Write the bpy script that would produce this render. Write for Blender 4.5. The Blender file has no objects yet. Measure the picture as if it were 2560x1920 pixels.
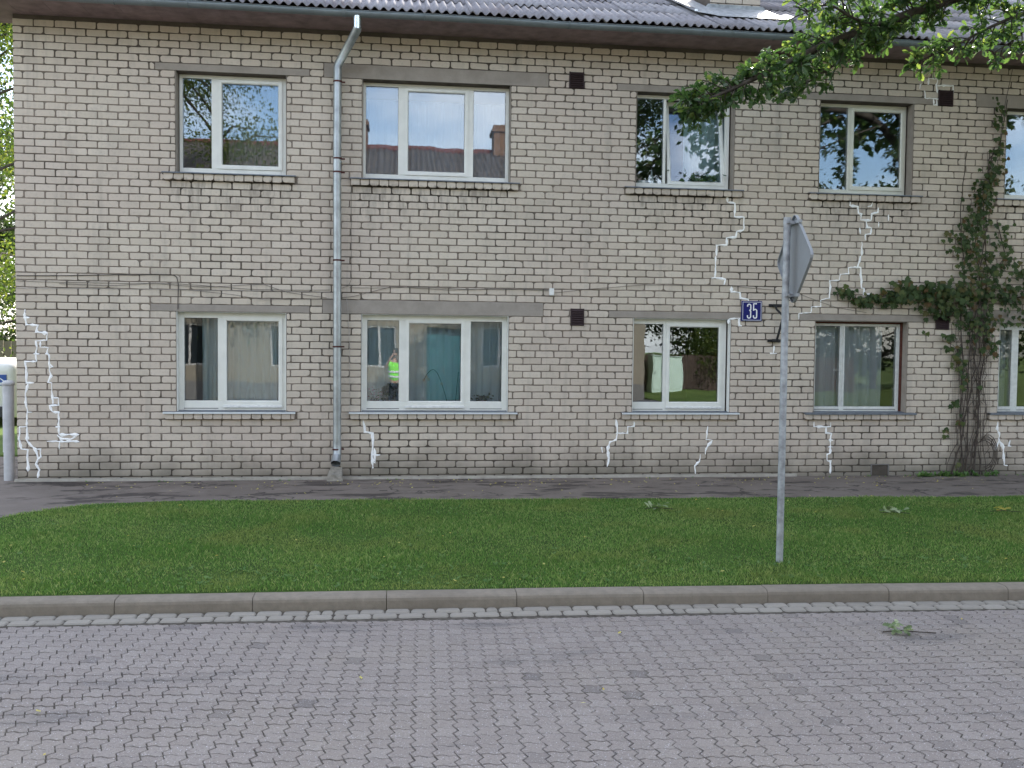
import bpy, bmesh, math, random
import numpy as np
from mathutils import Vector, Matrix
PI = math.pi
rad = math.radians
S = bpy.context.scene
COL = S.collection

# ------------------------------------------------------------------ camera
CAM_Z = 1.98
cam_d = bpy.data.cameras.new('camera')
cam = bpy.data.objects.new('camera', cam_d)
COL.objects.link(cam)
S.camera = cam
cam_d.sensor_width = 36.0
cam_d.lens = 36.0 * 2300 / 2560
cam_d.clip_start = 0.02
cam_d.clip_end = 600
cy, sy = math.cos(rad(7.0231)), math.sin(rad(7.0231))
cp, sp = math.cos(rad(-2.3254)), math.sin(rad(-2.3254))
cr_, sr_ = math.cos(rad(0.6)), math.sin(rad(0.6))
F = Vector((sy * cp, cy * cp, sp)); R0 = Vector((cy, -sy, 0)); U0 = R0.cross(F)
R1 = cr_ * R0 + sr_ * U0; U1 = -sr_ * R0 + cr_ * U0
m = Matrix((R1, U1, -F)).transposed().to_4x4()
m.translation = Vector((0, 0, CAM_Z))
cam.matrix_world = m

# ------------------------------------------------------------------ light
SUN_EL, SUN_ROT = 30.0, 24.0          # the sun stands behind the building, to the right
world = bpy.data.worlds.new('World'); S.world = world; world.use_nodes = True
wn = world.node_tree; wl = wn.links
bg = wn.nodes['Background']
sky = wn.nodes.new('ShaderNodeTexSky'); sky.sky_type = 'NISHITA'; sky.sun_disc = False
sky.sun_elevation = rad(SUN_EL); sky.sun_rotation = rad(SUN_ROT)
sky.air_density = 1.0; sky.dust_density = 1.5
tc = wn.nodes.new('ShaderNodeTexCoord')
mp = wn.nodes.new('ShaderNodeMapping'); mp.inputs['Scale'].default_value = (1, 1, 2.2)
nz = wn.nodes.new('ShaderNodeTexNoise'); nz.inputs['Scale'].default_value = 2.6; nz.inputs['Detail'].default_value = 7; nz.inputs['Roughness'].default_value = 0.55
rp = wn.nodes.new('ShaderNodeValToRGB'); rp.color_ramp.elements[0].position = 0.46; rp.color_ramp.elements[1].position = 0.66
mx = wn.nodes.new('ShaderNodeMix'); mx.data_type = 'RGBA'
mx.inputs[7].default_value = (9.2, 8.9, 8.6, 1)
sc = wn.nodes.new('ShaderNodeMath'); sc.operation = 'MULTIPLY'; sc.inputs[1].default_value = 0.75
wl.new(tc.outputs['Generated'], mp.inputs[0]); wl.new(mp.outputs[0], nz.inputs['Vector']); wl.new(nz.outputs['Fac'], rp.inputs[0])
wl.new(rp.outputs[0], sc.inputs[0]); wl.new(sc.outputs[0], mx.inputs[0]); wl.new(sky.outputs[0], mx.inputs[6]); wl.new(mx.outputs[2], bg.inputs[0])
bg.inputs[1].default_value = 0.12

sun_d = bpy.data.lights.new('sun', 'SUN'); sun_d.energy = 2.6; sun_d.angle = rad(0.6); sun_d.color = (1.0, 0.93, 0.82)
sun = bpy.data.objects.new('sun', sun_d); COL.objects.link(sun)
sd = Vector((math.cos(rad(SUN_EL)) * math.sin(rad(SUN_ROT)), math.cos(rad(SUN_EL)) * math.cos(rad(SUN_ROT)), math.sin(rad(SUN_EL))))
sun.rotation_euler = sd.to_track_quat('Z', 'Y').to_euler(); sun.location = (20, 40, 30)
vs = S.view_settings
vs.view_transform = 'Standard'; vs.look = 'None'; vs.gamma = 1.0; vs.exposure = 2.06; vs.use_curve_mapping = False
S.cycles.max_bounces = 8; S.cycles.transparent_max_bounces = 16; S.cycles.sample_clamp_indirect = 4.0
S.cycles.use_denoising = True

# ------------------------------------------------------------------ helpers
WLOC = {}
def wloc(o): return WLOC.get(o.name, Vector((0, 0, 0))) if o else Vector((0, 0, 0))

def thing(name, label, cat, loc=(0, 0, 0), group=None):
    o = bpy.data.objects.new(name, None); COL.objects.link(o)
    o.location = loc; o.empty_display_size = 0.1
    WLOC[o.name] = Vector(loc)
    o['label'] = label; o['category'] = cat
    if group: o['group'] = group
    return o

def tag(o, label, cat, group=None):
    o['label'] = label; o['category'] = cat
    if group: o['group'] = group
    return o

def link(name, me, parent=None, loc=None, rot=None, scl=None):
    """mesh object; loc (world) None = the mesh is already in world coordinates"""
    o = bpy.data.objects.new(name, me); COL.objects.link(o)
    pw = wloc(parent)
    L = Vector(loc) if loc is not None else Vector((0, 0, 0))
    if parent: o.parent = parent
    o.location = L - pw
    WLOC[o.name] = L
    if rot is not None: o.rotation_euler = rot
    if scl is not None: o.scale = scl
    return o

class MB:
    def __init__(s): s.v = []; s.f = []; s.sm = []
    def add(s, vs_, fs, smooth=False):
        b = len(s.v); s.v.extend([tuple(p) for p in vs_])
        for f in fs: s.f.append(tuple(i + b for i in f)); s.sm.append(smooth)
    def box(s, x0, x1, y0, y1, z0, z1, ch=0.0):
        if ch <= 0:
            v = [(x0,y0,z0),(x1,y0,z0),(x1,y1,z0),(x0,y1,z0),(x0,y0,z1),(x1,y0,z1),(x1,y1,z1),(x0,y1,z1)]
            s.add(v, [(0,3,2,1),(4,5,6,7),(0,1,5,4),(1,2,6,5),(2,3,7,6),(3,0,4,7)]); return
        c = ch; v = []; X = (x0, x1); Y = (y0, y1); Z = (z0, z1)
        idx = {}
        for i in (0, 1):
            for j in (0, 1):
                for k in (0, 1):
                    sx, s_y, sz = (c if i == 0 else -c), (c if j == 0 else -c), (c if k == 0 else -c)
                    idx[i,j,k,0] = len(v); v.append((X[i], Y[j]+s_y, Z[k]+sz))
                    idx[i,j,k,1] = len(v); v.append((X[i]+sx, Y[j], Z[k]+sz))
                    idx[i,j,k,2] = len(v); v.append((X[i]+sx, Y[j]+s_y, Z[k]))
        f = []
        def q(a, b, c_, d, flip): f.append((a, b, c_, d) if not flip else (d, c_, b, a))
        for i in (0, 1):
            q(idx[i,0,0,0], idx[i,1,0,0], idx[i,1,1,0], idx[i,0,1,0], i == 0)
            q(idx[0,i,0,1], idx[1,i,0,1], idx[1,i,1,1], idx[0,i,1,1], i == 1)
            q(idx[0,0,i,2], idx[1,0,i,2], idx[1,1,i,2], idx[0,1,i,2], i == 0)
        for i in (0, 1):
            for j in (0, 1):
                q(idx[i,j,0,0], idx[i,j,0,1], idx[i,j,1,1], idx[i,j,1,0], (i + j) % 2 == 1)
                q(idx[i,0,j,0], idx[i,0,j,2], idx[i,1,j,2], idx[i,1,j,0], (i + j) % 2 == 0)
                q(idx[0,i,j,1], idx[0,i,j,2], idx[1,i,j,2], idx[1,i,j,1], (i + j) % 2 == 1)
                for k in (0, 1):
                    t = (idx[i,j,k,0], idx[i,j,k,1], idx[i,j,k,2])
                    f.append(t if (i + j + k) % 2 == 1 else t[::-1])
        s.add(v, f)
    def tube(s, path, r, n=8, caps=True, smooth=True):
        P = [Vector(p) for p in path]; k = len(P)
        rr = r if isinstance(r, (list, tuple)) else [r] * k
        b = []; up = Vector((0, 0, 1))
        prev = None
        for i in range(k):
            d = (P[min(i + 1, k - 1)] - P[max(i - 1, 0)])
            d = d.normalized() if d.length > 1e-9 else Vector((0, 0, 1))
            if prev is None:
                a = d.orthogonal().normalized()
            else:
                a = prev - d * prev.dot(d)
                a = a.normalized() if a.length > 1e-6 else d.orthogonal().normalized()
            prev = a; c = d.cross(a)
            for j in range(n):
                t = 2 * PI * j / n
                b.append(P[i] + (a * math.cos(t) + c * math.sin(t)) * rr[i])
        f = [(i*n+j, i*n+(j+1) % n, (i+1)*n+(j+1) % n, (i+1)*n+j) for i in range(k-1) for j in range(n)]
        s.add(b, f, smooth)
        if caps: s.add([b[j] for j in range(n)], [tuple(range(n))[::-1]]); s.add([b[(k-1)*n+j] for j in range(n)], [tuple(range(n))])
    def lathe(s, prof, cx, cy_, cz, n=16):
        v = [(cx + r * math.cos(2*PI*j/n), cy_ + r * math.sin(2*PI*j/n), cz + z) for r, z in prof for j in range(n)]
        f = [(i*n+j, i*n+(j+1) % n, (i+1)*n+(j+1) % n, (i+1)*n+j) for i in range(len(prof)-1) for j in range(n)]
        s.add(v, f, True)
    def mesh(s, name, mat=None):
        me = bpy.data.meshes.new(name); me.from_pydata(s.v, [], s.f)
        me.polygons.foreach_set('use_smooth', s.sm)
        for mt in (mat if isinstance(mat, (list, tuple)) else [mat]):
            if mt: me.materials.append(mt)
        me.update(); return me
    def obj(s, name, mat, parent=None):
        return link(name, s.mesh(name, mat), parent)

def np_mesh(name, V, Fq, mat, tone=None, smooth=False):
    """V (n,3), Fq (m,k) with constant k"""
    me = bpy.data.meshes.new(name)
    V = np.asarray(V, dtype=np.float32); Fq = np.asarray(Fq, dtype=np.int32)
    mcount, k = Fq.shape
    me.vertices.add(len(V)); me.vertices.foreach_set('co', V.ravel())
    me.loops.add(mcount * k); me.loops.foreach_set('vertex_index', Fq.ravel())
    me.polygons.add(mcount); me.polygons.foreach_set('loop_start', np.arange(mcount, dtype=np.int32) * k)
    if smooth: me.polygons.foreach_set('use_smooth', np.ones(mcount, dtype=bool))
    if tone is not None:
        a = me.attributes.new('tone', 'FLOAT', 'FACE'); a.data.foreach_set('value', np.asarray(tone, dtype=np.float32))
    me.materials.append(mat); me.update(calc_edges=True); return me

# ------------------------------------------------------------------ materials
def lin(c): return tuple(((x / 255) / 12.92 if x <= 10 else ((x / 255 + 0.055) / 1.055) ** 2.4) for x in c)
class Mat:
    def __init__(s, name, base=(0.5, 0.5, 0.5), rough=0.8, metal=0.0, spec=0.3):
        s.m = bpy.data.materials.new(name); s.m.use_nodes = True; s.nt = s.m.node_tree; s.L = s.nt.links
        s.p = s.nt.nodes['Principled BSDF']; s.p.inputs['Base Color'].default_value = (*base, 1)
        s.p.inputs['Roughness'].default_value = rough; s.p.inputs['Metallic'].default_value = metal
        s.p.inputs['Specular IOR Level'].default_value = spec; s.col = None; s.hgt = None
    def n(s, t, **kw):
        o = s.nt.nodes.new(t)
        for k, v in kw.items():
            if isinstance(k, str) and hasattr(o, k): setattr(o, k, v)
            else: o.inputs[k].default_value = v
        return o
    def coord(s, kind='Object', scale=(1, 1, 1)):
        t = s.n('ShaderNodeTexCoord') if kind != 'Position' else s.n('ShaderNodeNewGeometry')
        mpn = s.n('ShaderNodeMapping'); mpn.inputs['Scale'].default_value = scale
        s.L.new(t.outputs[kind], mpn.inputs[0]); return mpn.outputs[0]
    def noise(s, vec, scale, detail=4, rough=0.55, dist=0.0):
        o = s.n('ShaderNodeTexNoise'); o.inputs['Scale'].default_value = scale; o.inputs['Detail'].default_value = detail
        o.inputs['Roughness'].default_value = rough; o.inputs['Distortion'].default_value = dist
        s.L.new(vec, o.inputs['Vector']); return o.outputs['Fac']
    def ramp(s, fac, stops):
        o = s.n('ShaderNodeValToRGB'); e = o.color_ramp.elements
        while len(e) < len(stops): e.new(0.5)
        for i, (p, c) in enumerate(stops):
            e[i].position = p; e[i].color = (*(c if isinstance(c, tuple) else (c, c, c)), 1)
        s.L.new(fac, o.inputs[0]); return o.outputs[0]
    def mix(s, a, b, fac, mode='MIX'):
        o = s.n('ShaderNodeMix'); o.data_type = 'RGBA'; o.blend_type = mode
        for i, x in ((6, a), (7, b)):
            if isinstance(x, tuple): o.inputs[i].default_value = (*x, 1)
            else: s.L.new(x, o.inputs[i])
        if isinstance(fac, (int, float)): o.inputs[0].default_value = fac
        else: s.L.new(fac, o.inputs[0])
        return o.outputs[2]
    def math(s, op, a, b=0.0, clamp=False):
        o = s.n('ShaderNodeMath'); o.operation = op; o.use_clamp = clamp
        for i, x in ((0, a), (1, b)):
            if isinstance(x, (int, float)): o.inputs[i].default_value = x
            else: s.L.new(x, o.inputs[i])
        return o.outputs[0]
    def rnd(s):
        """a random number per object plus the mesh's own tone attribute, fraction of the sum"""
        oi = s.n('ShaderNodeObjectInfo'); at = s.n('ShaderNodeAttribute'); at.attribute_name = 'tone'
        x = s.math('FRACT', s.math('ADD', oi.outputs['Random'], at.outputs['Fac']))
        return x
    def bump(s, h, strength=0.3, dist=0.01):
        o = s.n('ShaderNodeBump'); o.inputs['Strength'].default_value = strength; o.inputs['Distance'].default_value = dist
        s.L.new(h, o.inputs['Height']); s.L.new(o.outputs[0], s.p.inputs['Normal'])
    def out(s, c): s.L.new(c, s.p.inputs['Base Color']); return s
    def z(s):
        g = s.n('ShaderNodeNewGeometry'); q = s.n('ShaderNodeSeparateXYZ'); s.L.new(g.outputs['Position'], q.inputs[0]); return q.outputs
M = {}
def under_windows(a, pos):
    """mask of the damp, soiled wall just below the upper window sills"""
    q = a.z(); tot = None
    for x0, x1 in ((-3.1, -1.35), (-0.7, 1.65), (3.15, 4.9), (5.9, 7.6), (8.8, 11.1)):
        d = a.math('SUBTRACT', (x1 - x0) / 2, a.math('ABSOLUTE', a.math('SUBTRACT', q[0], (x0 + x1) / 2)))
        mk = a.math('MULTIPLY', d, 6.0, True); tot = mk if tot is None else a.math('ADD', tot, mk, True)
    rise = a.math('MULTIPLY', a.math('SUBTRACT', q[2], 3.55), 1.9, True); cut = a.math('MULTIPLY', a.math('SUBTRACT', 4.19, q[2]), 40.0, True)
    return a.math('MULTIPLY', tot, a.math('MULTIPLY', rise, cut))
# sand-lime brick
a = Mat('brick', rough=0.92, spec=0.15); r = a.rnd(); pos = a.coord('Position')
c = a.ramp(r, [(0.0, (0.47, 0.41, 0.337)), (0.10, (0.53, 0.465, 0.385)), (0.7, (0.56, 0.493, 0.41)), (1.0, (0.60, 0.532, 0.448))])
big = a.noise(pos, 0.55, 3); c = a.mix(c, (0.51, 0.425, 0.37), a.ramp(big, [(0.42, 0.0), (0.62, 0.45)]))
fine = a.noise(pos, 38, 4, 0.6); c = a.mix(c, (0.36, 0.315, 0.27), a.ramp(fine, [(0.52, 0.0), (0.72, 0.38)]))
zz_ = a.z()
soil = a.math('MULTIPLY', a.ramp(a.math('ADD', zz_[2], a.math('MULTIPLY', a.noise(pos, 1.7, 4), 0.75)), [(0.55, 1.0), (1.0, 0.0)]), 0.85)
runs = a.ramp(a.noise(a.coord('Position', (5.0, 1, 0.35)), 1.3, 5, 0.6), [(0.55, 0.0), (0.70, 0.30)])
c = a.mix(c, (0.27, 0.245, 0.215), runs)
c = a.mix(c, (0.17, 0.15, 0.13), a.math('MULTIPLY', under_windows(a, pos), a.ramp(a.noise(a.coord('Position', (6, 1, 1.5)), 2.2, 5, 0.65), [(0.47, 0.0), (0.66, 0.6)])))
patchy = a.ramp(a.noise(pos, 2.3, 5, 0.65), [(0.56, 0.0), (0.72, 0.28)]); c = a.mix(c, (0.30, 0.275, 0.24), patchy)
c = a.mix(c, (0.175, 0.16, 0.13), soil)
st = a.ramp(a.noise(a.coord('Position', (3.0, 1, 0.7)), 1.6, 5, 0.65), [(0.60, 0.0), (0.76, 0.34)]); c = a.mix(c, (0.28, 0.25, 0.22), st)
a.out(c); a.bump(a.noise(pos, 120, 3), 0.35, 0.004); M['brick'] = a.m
a = Mat('mortar', rough=0.95, spec=0.1); pos = a.coord('Position'); q = a.z()
c = a.ramp(a.noise(pos, 9, 5), [(0.3, (0.165, 0.138, 0.115)), (0.7, (0.27, 0.228, 0.19))])
c = a.mix(c, (0.09, 0.077, 0.065), a.ramp(a.noise(pos, 0.9, 4), [(0.47, 0.0), (0.60, 0.75)]))
c = a.mix(c, (0.055, 0.048, 0.04), a.math('MULTIPLY', a.ramp(a.math('ADD', q[2], a.math('MULTIPLY', a.noise(pos, 1.7, 4), 0.75)), [(0.55, 1.0), (1.0, 0.0)]), 0.8))
c = a.mix(c, (0.045, 0.038, 0.032), a.math('MULTIPLY', under_windows(a, pos), 0.9))  # mossy joints below the upper sills, with the sill shadow painted in
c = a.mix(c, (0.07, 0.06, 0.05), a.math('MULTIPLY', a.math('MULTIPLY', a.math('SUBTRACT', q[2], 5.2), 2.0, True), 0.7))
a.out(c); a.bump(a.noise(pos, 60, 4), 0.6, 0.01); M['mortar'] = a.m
def concrete(name, c0, c1, sc_=6, rough=0.9, bump=0.3, dark=None):
    a = Mat(name, rough=rough, spec=0.2); pos = a.coord('Position')
    c = a.ramp(a.noise(pos, sc_, 6, 0.62), [(0.3, c0), (0.72, c1)])
    sp_ = a.ramp(a.noise(pos, 160, 2), [(0.60, 0.0), (0.75, 0.35)]); c = a.mix(c, tuple(x * 0.5 for x in c0), sp_)
    if dark: c = a.mix(c, dark, a.ramp(a.noise(pos, 1.1, 5), [(0.5, 0.0), (0.68, 0.6)]))
    a.out(c); a.bump(a.noise(pos, 45, 5), bump, 0.01); M[name] = a.m; return a
concrete('lintel_concrete', (0.265, 0.235, 0.205), (0.35, 0.312, 0.272), 5)
concrete('foundation', (0.30, 0.28, 0.24), (0.44, 0.41, 0.36), 7)
concrete('kerb_concrete', (0.20, 0.175, 0.142), (0.265, 0.232, 0.19), 14, dark=(0.17, 0.147, 0.12))
concrete('plaster_grey', (0.27, 0.235, 0.20), (0.34, 0.30, 0.255), 9)
concrete('stone_block', (0.22, 0.20, 0.17), (0.38, 0.355, 0.31), 18, bump=0.8)
# path asphalt with cracks and damp spots
a = Mat('path_asphalt', rough=0.93, spec=0.2); pos = a.coord('Position')
c = a.ramp(a.noise(pos, 2.2, 6, 0.6), [(0.3, (0.15, 0.125, 0.108)), (0.7, (0.215, 0.182, 0.158))])
c = a.mix(c, (0.30, 0.28, 0.26), a.ramp(a.noise(pos, 130, 2), [(0.60, 0.0), (0.7, 0.5)]))
vec = a.n('ShaderNodeVectorMath'); vec.operation = 'ADD'
ns = a.n('ShaderNodeTexNoise'); ns.inputs['Scale'].default_value = 3; ns.inputs['Detail'].default_value = 5; a.L.new(pos, ns.inputs['Vector'])
a.L.new(pos, vec.inputs[0]); a.L.new(ns.outputs['Color'], vec.inputs[1])
vo = a.n('ShaderNodeTexVoronoi'); vo.feature = 'DISTANCE_TO_EDGE'; vo.inputs['Scale'].default_value = 0.9; a.L.new(vec.outputs[0], vo.inputs['Vector'])
ck = a.ramp(vo.outputs['Distance'], [(0.0, 1.0), (0.03, 0.0)])
ck = a.math('MULTIPLY', ck, a.ramp(a.noise(pos, 0.9, 3), [(0.42, 0.0), (0.52, 0.9)]))
c = a.mix(c, (0.035, 0.03, 0.028), ck)
c = a.mix(c, (0.05, 0.042, 0.038), a.ramp(a.noise(a.coord('Position', (0.55, 1.6, 1)), 2.3, 6, 0.6), [(0.55, 0.0), (0.60, 0.78)]))
a.out(c); a.bump(a.noise(pos, 90, 3), 0.5, 0.006); M['path'] = a.m
a = Mat('joint_sand', rough=0.97, spec=0.05); pos = a.coord('Position')
a.out(a.ramp(a.noise(pos, 30, 4), [(0.3, (0.055, 0.049, 0.042)), (0.7, (0.13, 0.117, 0.10))])); M['joint'] = a.m
# pavers
a = Mat('paver', rough=0.78, spec=0.3); pos = a.coord('Position'); r = a.rnd()
c = a.ramp(r, [(0.0, (0.16, 0.142, 0.136)), (0.03, (0.236, 0.207, 0.19)), (0.7, (0.258, 0.227, 0.209)), (1.0, (0.272, 0.242, 0.222))])
c = a.mix(c, (0.27, 0.235, 0.195), a.ramp(a.noise(pos, 0.8, 3), [(0.5, 0.0), (0.7, 0.45)]))
c = a.mix(c, (0.10, 0.094, 0.096), a.ramp(a.noise(a.coord('Position', (0.6, 2.2, 1)), 1.1, 5, 0.6), [(0.585, 0.0), (0.70, 0.6)]))
c = a.mix(c, (0.09, 0.083, 0.08), a.ramp(a.noise(pos, 85, 3, 0.7), [(0.50, 0.0), (0.70, 0.5)]))
c = a.mix(c, (0.62, 0.62, 0.65), a.ramp(a.noise(pos, 120, 2, 0.7), [(0.645, 0.0), (0.69, 0.9)]))
a.out(c); a.bump(a.noise(pos, 140, 3), 0.5, 0.004); M['paver'] = a.m
a = Mat('sett', rough=0.85, spec=0.2); pos = a.coord('Position'); r = a.rnd()
c = a.ramp(r, [(0.0, (0.255, 0.235, 0.205)), (1.0, (0.305, 0.283, 0.248))]); c = a.mix(c, (0.22, 0.21, 0.19), a.ramp(a.noise(pos, 60, 4), [(0.5, 0.0), (0.75, 0.5)]))
a.out(c); a.bump(a.noise(pos, 120, 3), 0.3, 0.004); M['sett'] = a.m
# lawn soil and blades
a = Mat('lawn_soil', rough=0.95, spec=0.05); pos = a.coord('Position')
a.out(a.ramp(a.noise(pos, 3, 6), [(0.3, (0.04, 0.07, 0.018)), (0.7, (0.065, 0.11, 0.028))])); M['soil'] = a.m
def leafmat(name, stops, trans=0.45, rough=0.5, patch=None, gloss=0.25):
    m_ = Mat(name, rough=rough, spec=gloss); r = m_.rnd(); pos = m_.coord('Position')
    c = m_.ramp(r, stops)
    if patch: c = m_.mix(c, patch[0], m_.ramp(m_.noise(pos, patch[1], 4), [(patch[2], 0.0), (patch[2] + 0.16, patch[3])]))
    m_.out(c)
    tr = m_.n('ShaderNodeBsdfTranslucent'); cc = m_.mix(c, (0.9, 1.0, 0.25), 0.55, 'MULTIPLY')
    br = m_.n('ShaderNodeHueSaturation'); br.inputs['Value'].default_value = 2.2; m_.L.new(cc, br.inputs['Color']); m_.L.new(br.outputs[0], tr.inputs['Color'])
    ms = m_.n('ShaderNodeMixShader'); ms.inputs[0].default_value = trans
    o = m_.nt.nodes['Material Output']; m_.L.new(m_.p.outputs[0], ms.inputs[1]); m_.L.new(tr.outputs[0], ms.inputs[2]); m_.L.new(ms.outputs[0], o.inputs[0])
    M[name] = m_.m
leafmat('grass', [(0.0, (0.095, 0.185, 0.048)), (0.45, (0.14, 0.255, 0.066)), (0.85, (0.20, 0.315, 0.09)), (1.0, (0.38, 0.41, 0.18))], 0.25, 0.7, ((0.28, 0.28, 0.10), 1.1, 0.50, 0.5), 0.1)
leafmat('weed', [(0.0, (0.07, 0.15, 0.045)), (1.0, (0.15, 0.24, 0.09))], 0.3, 0.6)
leafmat('oak_leaf', [(0.0, (0.028, 0.058, 0.024)), (0.6, (0.054, 0.10, 0.036)), (0.9, (0.08, 0.13, 0.042)), (1.0, (0.17, 0.21, 0.06))], 0.42, 0.4, None, 0.45)
leafmat('vine_leaf', [(0.0, (0.032, 0.054, 0.022)), (0.6, (0.058, 0.09, 0.034)), (0.82, (0.10, 0.125, 0.045)), (1.0, (0.12, 0.07, 0.035))], 0.3, 0.6, None, 0.2)
leafmat('far_leaf', [(0.0, (0.045, 0.075, 0.018)), (0.6, (0.075, 0.11, 0.026)), (1.0, (0.16, 0.17, 0.04))], 0.45, 0.5)
leafmat('dark_leaf', [(0.0, (0.016, 0.030, 0.012)), (1.0, (0.04, 0.062, 0.02))], 0.3, 0.5)
leafmat('twig_leaf', [(0.0, (0.10, 0.14, 0.07)), (0.5, (0.20, 0.26, 0.14)), (1.0, (0.40, 0.45, 0.30))], 0.25, 0.6)
leafmat('yellow_leaf', [(0.0, (0.42, 0.33, 0.07)), (1.0, (0.5, 0.46, 0.16))], 0.3, 0.6)
leafmat('orchid_leaf', [(0.0, (0.03, 0.07, 0.03)), (1.0, (0.05, 0.09, 0.035))], 0.2, 0.4)
def simple(name, c, rough=0.6, metal=0.0, spec=0.4, var=0.12, sc_=20, bump=0.0):
    a = Mat(name, c, rough, metal, spec); pos = a.coord('Position')
    a.out(a.ramp(a.noise(pos, sc_, 5), [(0.3, tuple(x * (1 - var) for x in c)), (0.7, tuple(min(1, x * (1 + var)) for x in c))]))
    if bump: a.bump(a.noise(pos, sc_ * 3, 4), bump, 0.005)
    M[name] = a.m; return a
simple('bark', (0.06, 0.05, 0.04), 0.95, bump=0.8, var=0.4, sc_=12)
simple('vine_stem', (0.07, 0.055, 0.045), 0.9, var=0.3)
simple('upvc', (0.72, 0.72, 0.67), 0.35, spec=0.5, var=0.06, sc_=6)
simple('upvc_cream', (0.66, 0.66, 0.58), 0.4, spec=0.5, var=0.05, sc_=3)
simple('wood_white', (0.62, 0.63, 0.60), 0.6, var=0.12, sc_=15)
simple('gasket', (0.06, 0.06, 0.06), 0.6)
simple('wood_red', (0.10, 0.032, 0.022), 0.7, var=0.3)
simple('plaster_white', (0.72, 0.72, 0.68), 0.85, var=0.06, sc_=8, bump=0.3)
simple('filler', (0.93, 0.93, 0.92), 0.8, var=0.05, sc_=30, bump=0.6)
simple('sill_metal', (0.50, 0.54, 0.58), 0.38, 0.6, var=0.08)
simple('sill_lip', (0.66, 0.70, 0.73), 0.45, 0.25, var=0.05)
simple('sill_metal_dark', (0.16, 0.18, 0.21), 0.5, 0.5, var=0.2)
simple('zinc', (0.36, 0.385, 0.40), 0.42, 0.75, var=0.22, sc_=7)
simple('zinc_bright', (0.62, 0.65, 0.68), 0.25, 0.9, var=0.1, sc_=9)
simple('gutter_metal', (0.19, 0.22, 0.235), 0.5, 0.35, var=0.12, sc_=5)
simple('galvanised', (0.34, 0.355, 0.37), 0.6, 0.4, var=0.32, sc_=14, bump=0.15)
simple('sign_back', (0.30, 0.315, 0.33), 0.5, 0.35, var=0.05, sc_=6)
simple('sign_yellow', (0.75, 0.55, 0.03), 0.4); simple('sign_white', (0.8, 0.8, 0.8), 0.4)
simple('rusty', (0.09, 0.03, 0.028), 0.8, 0.2, var=0.3)
simple('black_iron', (0.022, 0.022, 0.024), 0.6, 0.3, var=0.2)
simple('vent', (0.03, 0.016, 0.018), 0.7, var=0.2)
simple('soffit', (0.25, 0.185, 0.185), 0.85, var=0.25, sc_=6)
simple('enamel_blue', (0.010, 0.012, 0.13), 0.45, spec=0.2, var=0.05); simple('enamel_white', (0.78, 0.79, 0.80), 0.35, spec=0.6, var=0.03)
simple('plastic_white', (0.72, 0.72, 0.70), 0.5)
simple('cable_dark', (0.05, 0.045, 0.042), 0.7); simple('cable_grey', (0.16, 0.145, 0.13), 0.7); simple('cable_pale', (0.42, 0.39, 0.36), 0.7)
simple('post_paint', (0.46, 0.46, 0.47), 0.6, var=0.16, sc_=7, bump=0.1)
simple('room_wall', (0.22, 0.19, 0.16), 0.95, var=0.1, sc_=2); simple('inner_sill', (0.6, 0.6, 0.56), 0.6)
simple('car_white', (0.72, 0.72, 0.68), 0.3, spec=0.6, var=0.02); simple('rubber', (0.02, 0.02, 0.02), 0.8); simple('rim', (0.4, 0.4, 0.42), 0.35, 0.7)
simple('car_blue', (0.02, 0.07, 0.28), 0.4); simple('tail_lamp', (0.3, 0.01, 0.01), 0.3); simple('bumper', (0.03, 0.03, 0.032), 0.6)
simple('terracotta', (0.30, 0.11, 0.06), 0.8); simple('ceramic', (0.7, 0.72, 0.70), 0.3); simple('petal', (0.6, 0.5, 0.35), 0.6); simple('petal_pink', (0.55, 0.25, 0.4), 0.6)
simple('old_slate', (0.105, 0.085, 0.072), 0.9, var=0.4, sc_=2); simple('red_ridge', (0.13, 0.045, 0.04), 0.8); simple('old_brick', (0.17, 0.10, 0.065), 0.9, var=0.3, sc_=8)
simple('house_wall', (0.24, 0.205, 0.155), 0.9, var=0.06, sc_=2); simple('plinth', (0.16, 0.15, 0.14), 0.9); simple('teal', (0.04, 0.20, 0.20), 0.5, var=0.1)
simple('dark_glass', (0.02, 0.025, 0.03), 0.08, spec=0.7); simple('fence_wood', (0.06, 0.04, 0.032), 0.9, var=0.3, sc_=6); simple('cabinet', (0.50, 0.62, 0.54), 0.5, var=0.04)
simple('skin', (0.45, 0.27, 0.2), 0.6); simple('hivis', (0.25, 0.85, 0.05), 0.7); simple('reflective', (0.7, 0.7, 0.7), 0.3); simple('trousers', (0.03, 0.035, 0.05), 0.9); simple('hair', (0.03, 0.02, 0.015), 0.8)
simple('asphalt_road', (0.12, 0.115, 0.115), 0.9, var=0.15, sc_=8)
# corrugated sheets
a = Mat('slate_sheet', rough=0.95, spec=0.05); pos = a.coord('Position'); r = a.rnd()
c = a.ramp(r, [(0.0, (0.23, 0.22, 0.235)), (1.0, (0.32, 0.31, 0.325))])
c = a.mix(c, (0.12, 0.11, 0.115), a.ramp(a.noise(pos, 3.5, 6, 0.65), [(0.48, 0.0), (0.7, 0.6)]))
c = a.mix(c, (0.17, 0.125, 0.12), a.ramp(a.noise(pos, 1.2, 4, 0.6), [(0.55, 0.0), (0.7, 0.5)]))
c = a.mix(c, (0.42, 0.41, 0.41), a.ramp(a.noise(pos, 45, 3), [(0.62, 0.0), (0.72, 0.5)]))
a.out(c); a.bump(a.noise(pos, 70, 3), 0.3, 0.004); M['slate_sheet'] = a.m
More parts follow.
